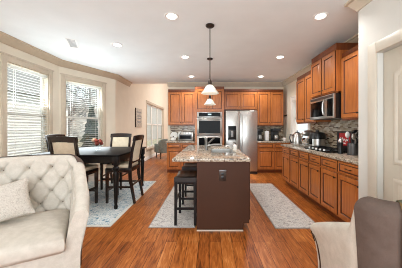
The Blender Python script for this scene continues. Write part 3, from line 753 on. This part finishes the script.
def dining_chair(loc, rz, label):
    """faces local +y"""
    r = thing('dining_chair', label, 'chair', loc, rz)
    w = .46; sh = .60; top = 1.155
    # seat cushion and frame
    b = MB(); b.box(-w/2+.008, w/2-.008, -.20, .225, sh, sh+.06, .024, seg=4); b.build('seat_cushion', 'seat_cream', r)
    MB().box(-w/2, w/2, -.215, .22, sh-.07, sh, .006).build('seat_frame', 'dark_wood', r)
    for s in (-1, 1):
        MB().taper((s*(w/2-.03), .20, 0), (s*(w/2-.025), .195, sh-.06), .034, .034, .046, .046).build('leg', 'dark_wood', r)
        x = s*(w/2-.022)
        b = MB(); q = lambda y, z, t: [(x-.02, y-t, z), (x+.02, y-t, z), (x+.02, y+t, z), (x-.02, y+t, z)]
        st = [(-.275, 0, .017), (-.20, .42, .024), (-.195, sh, .024), (-.225, .85, .02), (-.285, top-.02, .014)]
        for (a, c) in zip(st, st[1:]): b.hexa(q(*a), q(*c))
        bmesh.ops.remove_doubles(b.bm, verts=b.bm.verts[:], dist=1e-5)
        b.build('rear_leg', 'dark_wood', r)
    yb = lambda z: -.195-(z-sh)*.10-max(0, z-.85)*.1
    # curved top rail
    P = []
    for i in range(13):
        t = -1+2*i/12; x = t*w/2*1.04; bow = -.02*(1-t*t); z0, z1 = top-.085, top+.012*(1-t*t)
        P.append([(x, yb(z0)+bow-.014, z0), (x, yb(z1)+bow-.013, z1), (x, yb(z1)+bow+.012, z1), (x, yb(z0)+bow+.014, z0), (x, yb(z0)+bow-.014, z0)])
    b = MB(); V = b.grid(P); b.bm.faces.new(V[0][:4]); b.bm.faces.new(V[-1][:4]); bmesh.ops.remove_doubles(b.bm, verts=b.bm.verts[:], dist=1e-5)
    b.build('top_rail', 'dark_wood', r)
    MB().box(-w/2+.03, w/2-.03, -.225, -.195, sh+.075, sh+.115, .004).build('lower_rail', 'dark_wood', r)
    # padded back
    P = []
    for i in range(9):
        t = -1+2*i/8; x = t*(w/2-.045); bow = -.014*(1-t*t)
        e = .018*(1-abs(t)**6)+.003
        zs = [sh+.11, sh+.2, sh+.33, top-.08]
        P.append([(x, yb(z)+bow-e, z) for z in zs]+[(x, yb(z)+bow+e, z) for z in zs[::-1]]+[(x, yb(zs[0])+bow-e, zs[0])])
    b = MB(); V = b.grid(P); b.bm.faces.new(V[0][:8]); b.bm.faces.new(V[-1][:8]); bmesh.ops.remove_doubles(b.bm, verts=b.bm.verts[:], dist=1e-5)
    b.build('back_pad', 'seat_cream', r, smooth=60)
    for s in (-1, 1): MB().box(s*(w/2-.027)-.009, s*(w/2-.027)+.009, -.22, .19, .26, .29).build('stretcher', 'dark_wood', r)
    MB().box(-w/2+.03, w/2-.03, .185, .205, .2, .235).build('stretcher', 'dark_wood', r)
    MB().box(-w/2+.03, w/2-.03, -.245, -.225, .3, .33).build('stretcher', 'dark_wood', r)
    return r
dining_chair((-2.17, 3.33, RZ), R(-7), 'black and cream dining chair with its back turned to the tufted armchair')
dining_chair((-2.06, 4.47, RZ), R(180), 'black and cream dining chair across the table, facing the camera')
dining_chair((-2.68, 3.92, RZ), R(-90), 'black and cream dining chair tucked in on the window side')
dining_chair((-1.56, 3.70, RZ), R(90), 'black and cream dining chair on the kitchen side of the table')
bz = RZ+TH
bw = thing('footed_bowl', 'clear footed glass bowl of dried balls on the dining table', 'bowl', (-2.12, 3.88, bz))
MB().lathe([(.05, 0), (.05, .006), (.012, .014), (.012, .05), (.045, .058), (.085, .09), (.105, .14), (.1, .14), (.082, .096), (.045, .066), (0, .062)], n=24, cap=False).build('bowl_body', 'glass', bw)
rb = None
for k, (x, y, z) in enumerate([(0, -.03, .125), (.05, .02, .125), (-.045, .025, .125), (.01, .04, .175), (.06, -.03, .165), (-.015, -.045, .185)]):
    o = tag(MB().sphere(.034, (0, 0, 0)).build('potpourri_ball', 'red_ball'), 'rust-red dried ball in the glass bowl', 'ball', 'rust-red dried balls in the bowl')
    o.location = (-2.12+x, 3.88+y, bz+z)
o = tag(MB().sphere(.045, (0, 0, 0), (1, 1, .9)).build('potpourri_ball', 'tan_ball'), 'large pale dried ball on top of the glass bowl', 'ball'); o.location = (-2.19, 3.87, bz+.19)

# ------------------------------------------------------------------ tufted armchairs (face local +y)
def arm_path(n):
    pts = [(.405, .27), (.405, .10), (.405, -.10), (.398, -.29), (.35, -.385), (.22, -.412), (0, -.42)]
    pts = pts+[(-x, y) for x, y in pts[-2::-1]]
    pts = [Vector((x, y)) for x, y in pts]
    dense = []
    for i in range(len(pts)-1):
        p0 = pts[max(0, i-1)]; p1 = pts[i]; p2 = pts[i+1]; p3 = pts[min(len(pts)-1, i+2)]
        for k in range(24):
            t = k/24; dense.append(.5*((2*p1)+(-p0+p2)*t+(2*p0-5*p1+4*p2-p3)*t*t+(-p0+3*p1-3*p2+p3)*t**3))
    dense.append(pts[-1])
    L = [0]
    for a, b in zip(dense, dense[1:]): L.append(L[-1]+(b-a).length)
    out = []; j = 0
    for i in range(n):
        s = L[-1]*i/(n-1)
        while j < len(L)-2 and L[j+1] < s: j += 1
        f = (s-L[j])/max(1e-9, L[j+1]-L[j]); out.append((s, dense[j].lerp(dense[j+1], f)))
    return out, L[-1]
r_geo = {}
def armchair(loc, rz, label, arm_z=(.885, .64), back_z=1.025, corner=(.31, .2)):
    r = thing('tufted_armchair', label, 'armchair', loc, rz)
    n = 181; path, LT = arm_path(n); half = LT/2
    P2 = [p for s, p in path]; N2 = []
    for i in range(n):
        a = P2[max(0, i-1)]; b = P2[min(n-1, i+1)]; t = (b-a).normalized(); N2.append(Vector((-t.y, t.x)))   # candidates
    if N2[0].x < 0: N2 = [-v for v in N2]
    def Ht(s):
        q = abs(s-half)/half            # 0 middle of the back, 1 arm front
        back = back_z-.012*(q/.40)**2
        arm = arm_z[0]-(arm_z[0]-arm_z[1])*max(0, (q-.44)/.56)**1.05
        k = min(1, max(0, (q-corner[0])/corner[1])); k = k*k*(3-2*k)
        return back*(1-k)+arm*k
    def arm_k(s):
        q = abs(s-half)/half; k = min(1, max(0, (q-.45)/.4)); return k*k*(3-2*k)
    TI = .055
    def lean(s, z):
        f = max(0, (z-.22)/(Ht(s)-.22)); k = arm_k(s)
        return .035*f*f+(.045*k)*f**2.2
    # tufting buttons on the inner face
    sx, sz = .185, .122; rows = 5
    zb = lambda s, j: Ht(s)-.125-j*sz
    btn = []
    for j in range(rows):
        for i in range(-6, 7):
            s = half+(i+(.5 if j % 2 else 0))*sx
            if abs(s-half) < half-.16 and zb(s, j) > .50: btn.append((s, zb(s, j), j, i))
    def tuft(s, z):
        top = Ht(s)-.125
        j = (top-z)/sz; i = (s-half)/sx
        if j < -.9 or abs(s-half) > half-.08: return 0
        # diamond coordinates
        a = i+j/2; b = i-j/2
        da = abs(a-round(a)); db = abs(b-round(b))
        fade = min(1, max(0, (half-.08-abs(s-half))/.12))*min(1, max(0, (j+.9)/.7))
        cre = max(math.exp(-(da/.075)**2), math.exp(-(db/.075)**2))
        ctr = math.exp(-((da/.13)**2+(db/.13)**2))
        return fade*(.022*cre+.05*ctr)
    nv = 46
    rowsP = []
    for i in range(n):
        s, p = path[i]; nn = N2[i]; H = Ht(s); ring = []
        rr = .05
        for k in range(nv):                      # inner face bottom -> top
            z = .30+(H-rr-.30)*k/(nv-1); off = -TI+tuft(s, z)+lean(s, z); ring.append((off, z))
        for k in range(1, 9):                    # rolled top
            th = PI*k/9; c0 = lean(s, H-rr); w = TI
            ring.append((c0-w*math.cos(th), H-rr+rr*math.sin(th)))
        for k in range(12):
            z = (H-rr)+(.13-(H-rr))*k/11; ring.append((TI+lean(s, z)-.0, z))
        ring.append((-TI, .13))
        rowsP.append([(p.x+nn.x*o, p.y+nn.y*o, z) for o, z in ring])
    b = MB(); V = b.grid(rowsP)
    for i in range(n-1):
        b.bm.faces.new((V[i][-1], V[i+1][-1], V[i+1][0], V[i][0]))
    b.bm.faces.new(V[0]); b.bm.faces.new(V[-1][::-1])
    bmesh.ops.triangulate(b.bm, faces=[f for f in b.bm.faces if len(f.verts) > 8])
    b.build('tufted_shell', 'linen', r, smooth=60)
    # brown outside back panel
    i0, i1 = [min(range(n), key=lambda i: abs(path[i][0]-(half+q*half))) for q in (-.42, .42)]
    PP = []
    for i in range(i0, i1+1):
        s, p = path[i]; nn = N2[i]; H = Ht(s); row = []
        for k in range(9):
            th = PI*.42+PI*.58*k/8; off = lean(s, H-.05)-(TI+.006)*math.cos(th); z = H-.05+.056*math.sin(th); row.append((p.x+nn.x*off, p.y+nn.y*off, z))
        for k in range(1, 14):
            z = (H-.05)+(.125-(H-.05))*k/13; off = TI+.006+lean(s, z); row.append((p.x+nn.x*off, p.y+nn.y*off, z))
        PP.append(row)
    b = MB(); b.grid(PP); b.build('outside_back', 'brown_linen', r, smooth=60, label='brown outside back panel')
    # buttons
    proto = None
    for (s, z, j, i) in btn:
        idx = min(range(n), key=lambda q: abs(path[q][0]-s)); p = P2[idx]; nn = N2[idx]
        off = -TI+tuft(s, z)+lean(s, z)-.002
        if proto is None: o = proto = MB().sphere(.012, (0, 0, 0), (1, 1, 1), 10, 7).build('button', 'linen_dark', r)
        else: o = proto.copy(); COL.objects.link(o); o.parent = r
        o.location = (p.x+nn.x*off, p.y+nn.y*off, z)
    # nailhead trim round each arm front and down the outer edge
    for e, dirn in ((0, 1), (n-1, -1)):
        s, p = path[e]; nn = N2[e]; H = Ht(s); c0 = lean(s, H-.05); fy = .004
        pts = []
        for ds, z in ((.014, .42), (.013, .5), (.013, H-.13), (.017, H-.10), (.03, H-.08), (.048, H-.08), (.062, H-.10), (.068, H-.14), (.07, .42), (.07, .3), (.07, .16)):
            q = min(range(n), key=lambda q: abs(path[q][0]-(ds if e == 0 else LT-ds))); pp = P2[q]; n2 = N2[q]
            off = TI+.002+lean(path[q][0], z); t = (P2[0]-P2[1]).normalized() if e == 0 else (P2[-1]-P2[-2]).normalized()
            base = P2[e]+t*(-ds); pts.append((base.x+n2.x*off, base.y+n2.y*off, z))
        MB().tube(pts, .0055, 6).build('nailhead_trim', 'brass_nail', r)
    # seat: base rail and cushion
    b = MB()
    def plan(ins, front):
        P = [p for p in P2 if p.y < front-.02]
        Q = []
        for i, p in enumerate(P2):
            if p.y < front-.02: Q.append(p-N2[i]*(TI+ins))
        return [(Q[0].x, front)]+[(q.x, q.y) for q in Q]+[(Q[-1].x, front)]
    def slab(front, ins, z0, z1, rnd, name, mat, crown=0):
        pl = plan(ins, front); c = Vector((sum(x for x, y in pl)/len(pl), sum(y for x, y in pl)/len(pl)))
        b = MB(); rings = []
        for (k, z) in [(rnd, z0), (rnd*.3, z0+rnd*.35), (0, z0+rnd), (0, z1-rnd), (rnd*.3, z1-rnd*.35), (rnd, z1)]+([(.10, z1+crown*.55), (.2, z1+crown)] if crown else []):
            ring = []
            for x, y in pl:
                d = Vector((x, y))-c; q = c+d*(1-k/d.length); ring.append(b.bm.verts.new((q.x, q.y, z)))
            rings.append(ring)
        for a, d in zip(rings, rings[1:]):
            for i in range(len(a)): b.bm.faces.new((a[i], a[(i+1) % len(a)], d[(i+1) % len(a)], d[i]))
        b.bm.faces.new(rings[0][::-1]); b.bm.faces.new(rings[-1])
        return b.build(name, mat, r, smooth=60)
    slab(.25, -.01, .13, .335, .01, 'seat_rail', 'linen')
    slab(.325, -.012, .34, .48, .045, 'seat_cushion', 'linen', .022)
    for sx_ in (-1, 1):
        MB().lathe([(.016, 0), (.024, .03), (.03, .09), (.028, .132)], (sx_*.37, .20, 0), 14).build('leg', 'dark_wood', r)
        MB().taper((sx_*.29, -.37, 0), (sx_*.27, -.33, .132), .03, .03, .045, .045).build('leg', 'dark_wood', r)
    r_geo[r.name] = (path, P2, N2, Ht, lean, TI, n)
    return r
def face(fx, fy): return math.atan2(fy, fx)-PI/2
armchair((-1.575, 1.645, 0), face(.5, -.87), 'button-tufted cream linen armchair in front of the dining set')
c2 = armchair((1.245, 1.242, 0), face(.2, .98), 'cream armchair turned away, its brown linen back toward the camera', (.82, .56), .975, (.415, .055))
# throw pillow on the first chair
b = MB(); nu = 25; PF = []; PBk = []
def sup(u, v): return max(0, (1-abs(u)**2.6))**.55*max(0, (1-abs(v)**2.6))**.55
wP, hP, tP = .235, .165, .075
for sgn, store in ((1, PF), (-1, PBk)):
    for i in range(nu):
        u = -1+2*i/(nu-1); row = []
        for j in range(nu):
            v = -1+2*j/(nu-1); pin = 1-.09*(1-u*u)*abs(v)**2; pin2 = 1-.09*(1-v*v)*abs(u)**2
            row.append((u*wP*pin2, sgn*tP*sup(u, v), v*hP*pin))
        store.append(row)
b.grid(PF); b.grid(PBk); bmesh.ops.remove_doubles(b.bm, verts=b.bm.verts[:], dist=1e-4)
F = Vector((.5, -.87, 0)).normalized(); Rr = Vector((.87, .5, 0)).normalized()
o = thing('throw_pillow', 'pale grey brocade pillow leaning in the tufted armchair', 'pillow', Vector((-1.60, 1.645, 0))-F*.12-Rr*.13+Vector((0, 0, .665)))
b.xf(Matrix.Rotation(face(.6, -.8), 4, 'Z') @ Matrix.Rotation(R(24), 4, 'X') @ Matrix.Rotation(R(10), 4, 'Y')).build('cover', 'brocade', o, smooth=70)

# ------------------------------------------------------------------ ceiling fixtures
def can(x, y, label):
    r = thing('recessed_light', label, 'ceiling light', (x, y, CZ))
    MB().lathe([(.058, -.001), (.062, -.004), (.085, -.008), (.092, -.004), (.092, -.0005)], n=28, cap=False).build('trim_ring', 'white_plastic', r)
    MB().lathe([(.06, -.004), (.0, -.0045)], n=24, cap=False).build('lens', 'lens', r)
    l = bpy.data.lights.new('recessed_lamp', 'SPOT'); l.energy = CAN_POWER; l.spot_size = R(150); l.spot_blend = .6; l.shadow_soft_size = .07; l.color = (1, .985, .96)
    lo = bpy.data.objects.new('recessed_lamp', l); COL.objects.link(lo); lo.parent = r; lo.location = (0, 0, -.03)
    return r
can(-.49, 2.63, 'round recessed light nearest the camera over the stool side')
can(1.43, 2.63, 'round recessed light closest to the pantry wall')
can(-1.60, 3.53, 'round recessed light over the dining area')
can(-.50, 4.14, 'middle recessed light of the row over the bar stools')
can(1.43, 4.14, 'middle recessed light of the row over the cooktop aisle')
can(-.51, 5.70, 'recessed light in front of the oven cabinet')
can(1.43, 5.70, 'recessed light in front of the wall cabinet beside the refrigerator')
vt = thing('ceiling_vent', 'white rectangular air vent in the ceiling near the bay', 'vent', (-2.33, 3.47, CZ), R(26))
MB().box(-.075, .075, -.2, .2, -.008, -.0005, .002).build('frame', 'white_plastic', vt)
for k in range(9): MB().box(-.055, .055, -.18+k*.04, -.172+k*.04, -.0125, -.008).build('louver', 'grey_plastic', vt)
def pendant(x, y, label):
    r = thing('pendant_light', label, 'pendant lamp', (x, y, CZ))
    MB().lathe([(.062, -.0005), (.062, -.012), (.05, -.024), (.012, -.03)], n=24).build('canopy', 'bronze', r)
    MB().tube([(0, 0, -.02), (0, 0, -.80)], .0065, 8).build('rod', 'bronze', r)
    MB().lathe([(.012, -.76), (.026, -.79), (.03, -.83), (.02, -.842)], n=16).build('socket', 'bronze', r)
    prof = [(.028, -.835), (.05, -.85), (.074, -.88), (.092, -.915), (.117, -.945), (.122, -.958), (.116, -.955), (.088, -.918), (.068, -.885), (.045, -.856), (.026, -.842)]
    b = MB(); n = 40; rings = []
    for q, (rad, z) in enumerate(prof):
        w = 1 if rad > .1 else 0
        rings.append([(rad*(1+.03*w*math.cos(8*2*PI*i/n))*math.cos(2*PI*i/n), rad*(1+.03*w*math.cos(8*2*PI*i/n))*math.sin(2*PI*i/n), z) for i in range(n)])
    b.grid([[rg[i] for rg in rings] for i in range(n)], closed_u=True); b.build('glass_shade', 'lamp_glass', r, smooth=60)
    MB().sphere(.03, (0, 0, -.885)).build('bulb', 'lens', r)
    return r
pendant(.004, 2.86, 'bronze pendant with frosted bell shade over the near end of the island')
pendant(.004, 4.23, 'bronze pendant with frosted bell shade over the far end of the island')

# ------------------------------------------------------------------ things on the counters
KZ = .916
# back counter, toaster oven side
to = thing('toaster_oven', 'stainless toaster oven on the counter next to the wall oven', 'toaster oven', (-.93, 6.05, KZ))
MB().box(0, .44, .012, .34, .012, .27, .01).build('body', 'steel', to)
d = MB().box(.02, .40, 0, .014, .04, .20, .004).build('oven_door', 'steel_dark', to); MB().box(.05, .37, -.003, .001, .065, .165).build('door_glass', 'black_glass', d)
MB().tube([(.05, 0, .185), (.05, -.03, .185), (.37, -.03, .185), (.37, 0, .185)], .007, 6).build('handle', 'steel', d)
for x in (.06, .14, .22, .3, .38): MB().lathe([(.016, 0), (.014, .018), (0, .019)], n=12, mat=Matrix.Translation((x, .012, .235)) @ Matrix.Rotation(R(90), 4, 'X')).build('knob', 'black', to)
for x in (.03, .41):
    for y in (.04, .31): MB().cyl(.012, 0, .013, (x, y), 10).build('foot', 'black', to)
p = thing('decorative_plate', 'white plate propped upright against the mosaic backsplash', 'plate', (-1.12, 6.42, KZ+.13))
MB().lathe([(0, 0), (.06, .002), (.11, .014), (.115, .02), (.1, .016), (.06, .008), (0, .006)], n=28, cap=False, mat=Matrix.Translation((0, 0, .02)) @ Matrix.Rotation(R(78), 4, 'X')).build('dish', 'white_ceramic', p)
MB().tube([(-.05, -.05, -.128), (-.05, .02, -.128), (-.05, .04, 0), (.05, .04, 0), (.05, .02, -.128), (.05, -.05, -.128)], .004, 6).build('stand', 'bronze', p)
jr = thing('canister', 'pale lidded canister in front of the propped white plate', 'canister', (-1.10, 6.18, KZ))
MB().lathe([(.05, 0), (.075, .01), (.085, .05), (.08, .085), (.06, .1)], n=20).build('pot', 'white_ceramic', jr)
MB().lathe([(.064, .1), (.05, .114), (.014, .12), (.018, .135), (0, .14)], n=20).build('lid', 'bronze', jr)
# back counter, coffee side
def coffee(label, x, y, w, h):
    r = thing('coffee_maker', label, 'coffee maker', (x, y, KZ))
    MB().box(0, w, 0, .24, 0, .03, .006).build('base', 'black', r)
    MB().box(.01, w-.01, .15, .24, .03, h, .008).build('column', 'black', r)
    MB().box(0, w, .0, .24, h-.09, h, .012).build('brew_head', 'black', r)
    c = MB().lathe([(.05, .031), (.065, .05), (.066, .13), (.045, .17), (.048, .18)], (w/2, .075, 0), 20).build('carafe', 'steel', r, label='steel carafe')
    MB().tube([(w/2+.06, .06, .15), (w/2+.095, .05, .14), (w/2+.095, .05, .07), (w/2+.062, .06, .06)], .008, 6).build('carafe_handle', 'black', c)
coffee('black coffee maker standing against the refrigerator', 1.42, 6.08, .18, .36)
coffee('black coffee maker further from the refrigerator, with a steel carafe', 1.87, 6.05, .24, .37)
cn = thing('paper_towel_roll', 'white paper towel roll standing between the two black coffee makers', 'paper towel', (1.72, 6.15, KZ))
MB().cyl(.075, 0, .012).build('base', 'steel', cn); MB().lathe([(.02, .0125), (.062, .0125), (.064, .02), (.064, .285), (.062, .29), (.02, .29)], n=24).build('roll', 'white_plastic', cn); MB().cyl(.008, .01, .33).build('post', 'steel', cn)
mg = thing('white_mug', 'small white mug by the right wall on the coffee counter', 'mug', (2.21, 6.02, KZ))
MB().lathe([(.035, 0), (.042, .01), (.044, .1), (.039, .1), (.037, .015), (0, .012)], n=20, cap=False).build('cup', 'white_ceramic', mg)
MB().tube([(-.042, 0, .08), (-.07, 0, .075), (-.072, 0, .035), (-.042, 0, .025)], .006, 6).build('handle', 'white_ceramic', mg)
# cooktop run: far end appliances
kt = thing('electric_kettle', 'silver kettle with a black handle at the far end of the cooktop counter', 'kettle', (1.99, 4.64, KZ))
MB().lathe([(.085, 0), (.09, .02), (.088, .12), (.07, .19), (.05, .21)], n=28).build('kettle_body', 'steel', kt)
MB().lathe([(.052, .21), (.03, .225), (.008, .23), (.012, .25), (0, .255)], n=20).build('lid', 'steel_dark', kt)
MB().tube([(-.08, .0, .17), (-.13, 0, .18), (-.145, 0, .12), (-.12, 0, .05), (-.09, 0, .04)], .011, 8).build('handle', 'black', kt)
MB().tube([(.06, 0, .12), (.1, 0, .16), (.125, 0, .2)], [.022, .016, .011], 8).build('spout', 'steel', kt)
kt.scale = (1.2, 1.2, 1.3)
mx_ = thing('stand_mixer', 'silver stand mixer with a bowl beside the kettle', 'mixer', (2.10, 4.36, KZ), R(-90))
MB().box(-.1, .1, -.13, .17, 0, .035, .015).build('base', 'steel', mx_)
MB().box(-.045, .045, .08, .16, .03, .24, .02).build('column', 'steel', mx_)
MB().sphere(.075, (0, -.0, .275), (.85, 2.1, .85), 18, 12).build('motor_head', 'steel', mx_)
MB().lathe([(.05, .036), (.08, .06), (.1, .12), (.104, .17), (.098, .17), (.075, .066), (0, .05)], (0, -.04, 0), 24, cap=False).build('bowl', 'chrome', mx_)
pk = thing('multi_cooker', 'wide black cooker with a steel band and black lid beside the cooktop', 'cooker', (2.15, 4.075, KZ), R(-90))
MB().lathe([(.125, .0), (.135, .01), (.135, .035)], n=28).build('base', 'black', pk)
MB().lathe([(.135, .035), (.14, .04), (.14, .165), (.136, .17)], n=28).build('steel_band', 'steel', pk)
MB().lathe([(.148, .17), (.15, .24), (.13, .29), (.05, .31), (.03, .315), (.03, .335), (0, .338)], n=28).build('lid', 'black', pk)
MB().box(-.055, .055, -.145, -.12, .06, .17, .006).build('control_panel', 'black_glass', pk)
for s in (-1, 1): MB().box(s*.135-.03, s*.135+.03, -.035, .035, .2, .222, .006).build('side_handle', 'black', pk)
# red-labelled black box
rx = thing('display_box', 'black box with a red label leaning by the backsplash near the pantry', 'box', (2.20, 3.36, KZ), R(-90))
MB().box(-.17, .21, 0, .13, 0, .33, .006).build('box_body', 'black', rx)
lb = MB().box(-.10, .17, -.003, -.0005, .10, .30).build('label', 'red', rx, label='red label with white script')
b = MB(); pts = []
for k in range(60):
    t = k/59; pts.append((-.075+.215*t, -.0045, .195+.022*math.sin(t*26)*(1-.3*t)+.012*math.sin(t*7)))
b.tube(pts, .0065, 5); b.build('script_lettering', 'white_plastic', lb)
MB().box(.01, .06, -.0045, -.0028, .125, .145).build('small_mark', 'white_plastic', lb)
# utensil crock and tools
uc = thing('utensil_crock', 'black and steel crock of cooking tools next to the pantry wall', 'crock', (2.05, 2.92, KZ))
MB().lathe([(.065, 0), (.068, .01), (.068, .165), (.062, .165), (.06, .012), (0, .01)], n=24, cap=False).build('crock_body', 'steel_dark', uc)
def tool(label, name, x, y, tx, ty, L, mat, head):
    r = thing(name, label, 'utensil', (2.05+x, 2.92+y, KZ+.014))
    MB().tube([(0, 0, 0), (tx, ty, L)], .006, 6).build('handle', 'black' if mat != 'black' else 'steel', r)
    h = MB()
    if head == 'spoon': h.sphere(.034, (tx, ty, L+.03), (1, .4, 1.4), 12, 8)
    elif head == 'whisk':
        for k in range(5):
            a = PI*k/5; h.tube([(tx+.03*math.sin(t)*math.cos(a), ty+.03*math.sin(t)*math.sin(a), L+.1*(t/PI)*1.0) for t in [PI*q/8 for q in range(9)]], .002, 4)
    else: h.box(tx-.028, tx+.028, ty-.004, ty+.004, L, L+.09, .003)
    h.build('head', mat, r)
tool('white spatula rising from the utensil crock', 'spatula', -.01, .01, -.03, .045, .24, 'white_plastic', 'spoon')
tool('black slotted turner rising from the utensil crock', 'turner', .02, .0, .03, .02, .25, 'black', 'flat')
tool('steel ladle rising from the utensil crock', 'ladle', -.01, -.02, -.015, -.035, .22, 'steel', 'spoon')
tool('steel whisk rising from the utensil crock', 'whisk', .0, -.01, .03, -.04, .22, 'chrome', 'whisk')
pmk = thing('pepper_mill', 'tall black and steel mill between the red-labelled box and crock', 'mill', (1.95, 3.04, KZ))
MB().lathe([(.034, 0), (.036, .02), (.024, .08), (.03, .14), (.032, .17)], n=20).build('mill_body', 'black', pmk)
MB().lathe([(.032, .17), (.034, .18), (.024, .21), (.012, .22), (.014, .235), (0, .24)], n=20).build('cap', 'steel', pmk)
bk = thing('knife_block', 'black knife block against the pantry wall corner', 'knife block', (2.17, 2.68, KZ), R(-90))
MB().hexa([(-.06, 0, 0), (.06, 0, 0), (.06, .16, 0), (-.06, .16, 0)], [(-.06, .03, .2), (.06, .03, .2), (.06, .15, .26), (-.06, .15, .26)]).build('block', 'black_wood', bk)
for k in range(4): MB().taper((-.04+k*.026, .09, .225), (-.04+k*.026, .06, .31), .012, .022, .014, .024).build('knife_handle', 'black', bk)
# wall bits on the right wall
tag(MB().box(XR-.02, XR-.0008, 6.2, 6.42, 1.66, 1.70, .004).build('key_rail', 'dark_wood'), 'small dark rail on the wall right of the back cabinets', 'rail')

# ------------------------------------------------------------------ family room beyond
ac = thing('accent_chair', 'grey-green upholstered chair in the far room by the tall windows', 'chair', (-1.98, 8.95, 0), R(35))
MB().box(-.30, .30, -.32, .28, .26, .46, .05, seg=3).build('seat', 'teal_fabric', ac)
P = []
for i in range(13):
    t = -1+2*i/12; x = t*.33; y = -.30+.16*abs(t)**3; zt = .82-.1*abs(t)**4
    P.append([(x, y-.05, .24), (x, y-.07, .6), (x, y-.08, zt), (x, y+.0, zt+.02), (x, y+.05, .6), (x, y+.06, .24)])
b = MB(); V = b.grid(P); b.bm.faces.new(V[0]); b.bm.faces.new(V[-1][::-1]); b.build('backrest', 'teal_fabric', ac)
for s in (-1, 1):
    MB().box(s*.33-.05, s*.33+.05, -.25, .26, .24, .62, .04, seg=3).build('arm', 'teal_fabric', ac)
    for y in (-.24, .24): MB().taper((s*.27, y, 0), (s*.27, y, .265), .028, .028, .045, .045).build('leg', 'dark_wood', ac)
fl = thing('floor_lamp', 'slim floor lamp with a small white shade by the far windows', 'lamp', (-1.98, 10.2, 0))
MB().lathe([(.13, 0), (.13, .02), (.02, .03)], n=24).build('base', 'steel', fl); MB().tube([(0, 0, .02), (0, 0, 1.2)], .012, 8).build('pole', 'steel', fl)
MB().lathe([(.07, 1.2), (.05, 1.42), (.048, 1.42), (.066, 1.2)], n=24, cap=False).build('shade', 'lamp_glass', fl)
ar = thing('wall_art', 'grey plank sign with dark lettering on the wall near the dining area', 'sign', (BX+.002, 6.98, 1.66), R(90))
MB().box(0, .62, -.03, 0, -.33, .33, .004).build('board', 'board', ar)
b = MB()
for z, x0, x1 in ((.2, .1, .52), (.07, .16, .48), (-.02, .18, .5), (-.14, .12, .5)):
    x = x0
    while x < x1: b.box(x, x+.035, -.034, -.029, z-.025, z+.025); x += .052
b.build('lettering', 'grey_plastic', ar, smooth=0)
MB().box(-.004, .012, -.034, .0, -.335, .335).build('edge_strip', 'bronze', ar)
# patterned throw hanging over the turned-away chair's back
path, P2, N2, Ht, lean, TI, n = r_geo[c2.name]
idx = [i for i in range(n) if -.335 < P2[i].x < .20 and P2[i].y < 0]
PP = []
for m, i in enumerate(idx):
    s_, p = path[i]; nn = N2[i]; H = Ht(s_); g = .013+.004*math.sin(m*.9); row = []
    for k in range(8):
        z = .72+(H-.05-.72)*k/7; row.append((-TI-g+lean(s_, z), z))
    for k in range(1, 9):
        th = PI*k/9; row.append((lean(s_, H-.05)-(TI+g)*math.cos(th), H-.05+(.05+g)*math.sin(th)))
    for k in range(16):
        z = H-.05+(.38+.02*math.sin(m*.5)-(H-.05))*k/15; row.append((TI+.006+g+lean(s_, z)+.004*math.sin(m*1.3)*k/15, z))
    PP.append([(p.x+nn.x*o_, p.y+nn.y*o_, z) for o_, z in row])
b = MB(); b.grid(PP); th_ = b.build('throw_blanket', 'throw', smooth=70)
tag(th_, 'patterned tan and green throw hanging over the brown chair back', 'throw blanket')
th_.location = c2.location; th_.rotation_euler = c2.rotation_euler
md = th_.modifiers.new('thickness', 'SOLIDIFY'); md.thickness = .006; md.offset = 0
bpy.context.view_layer.update()
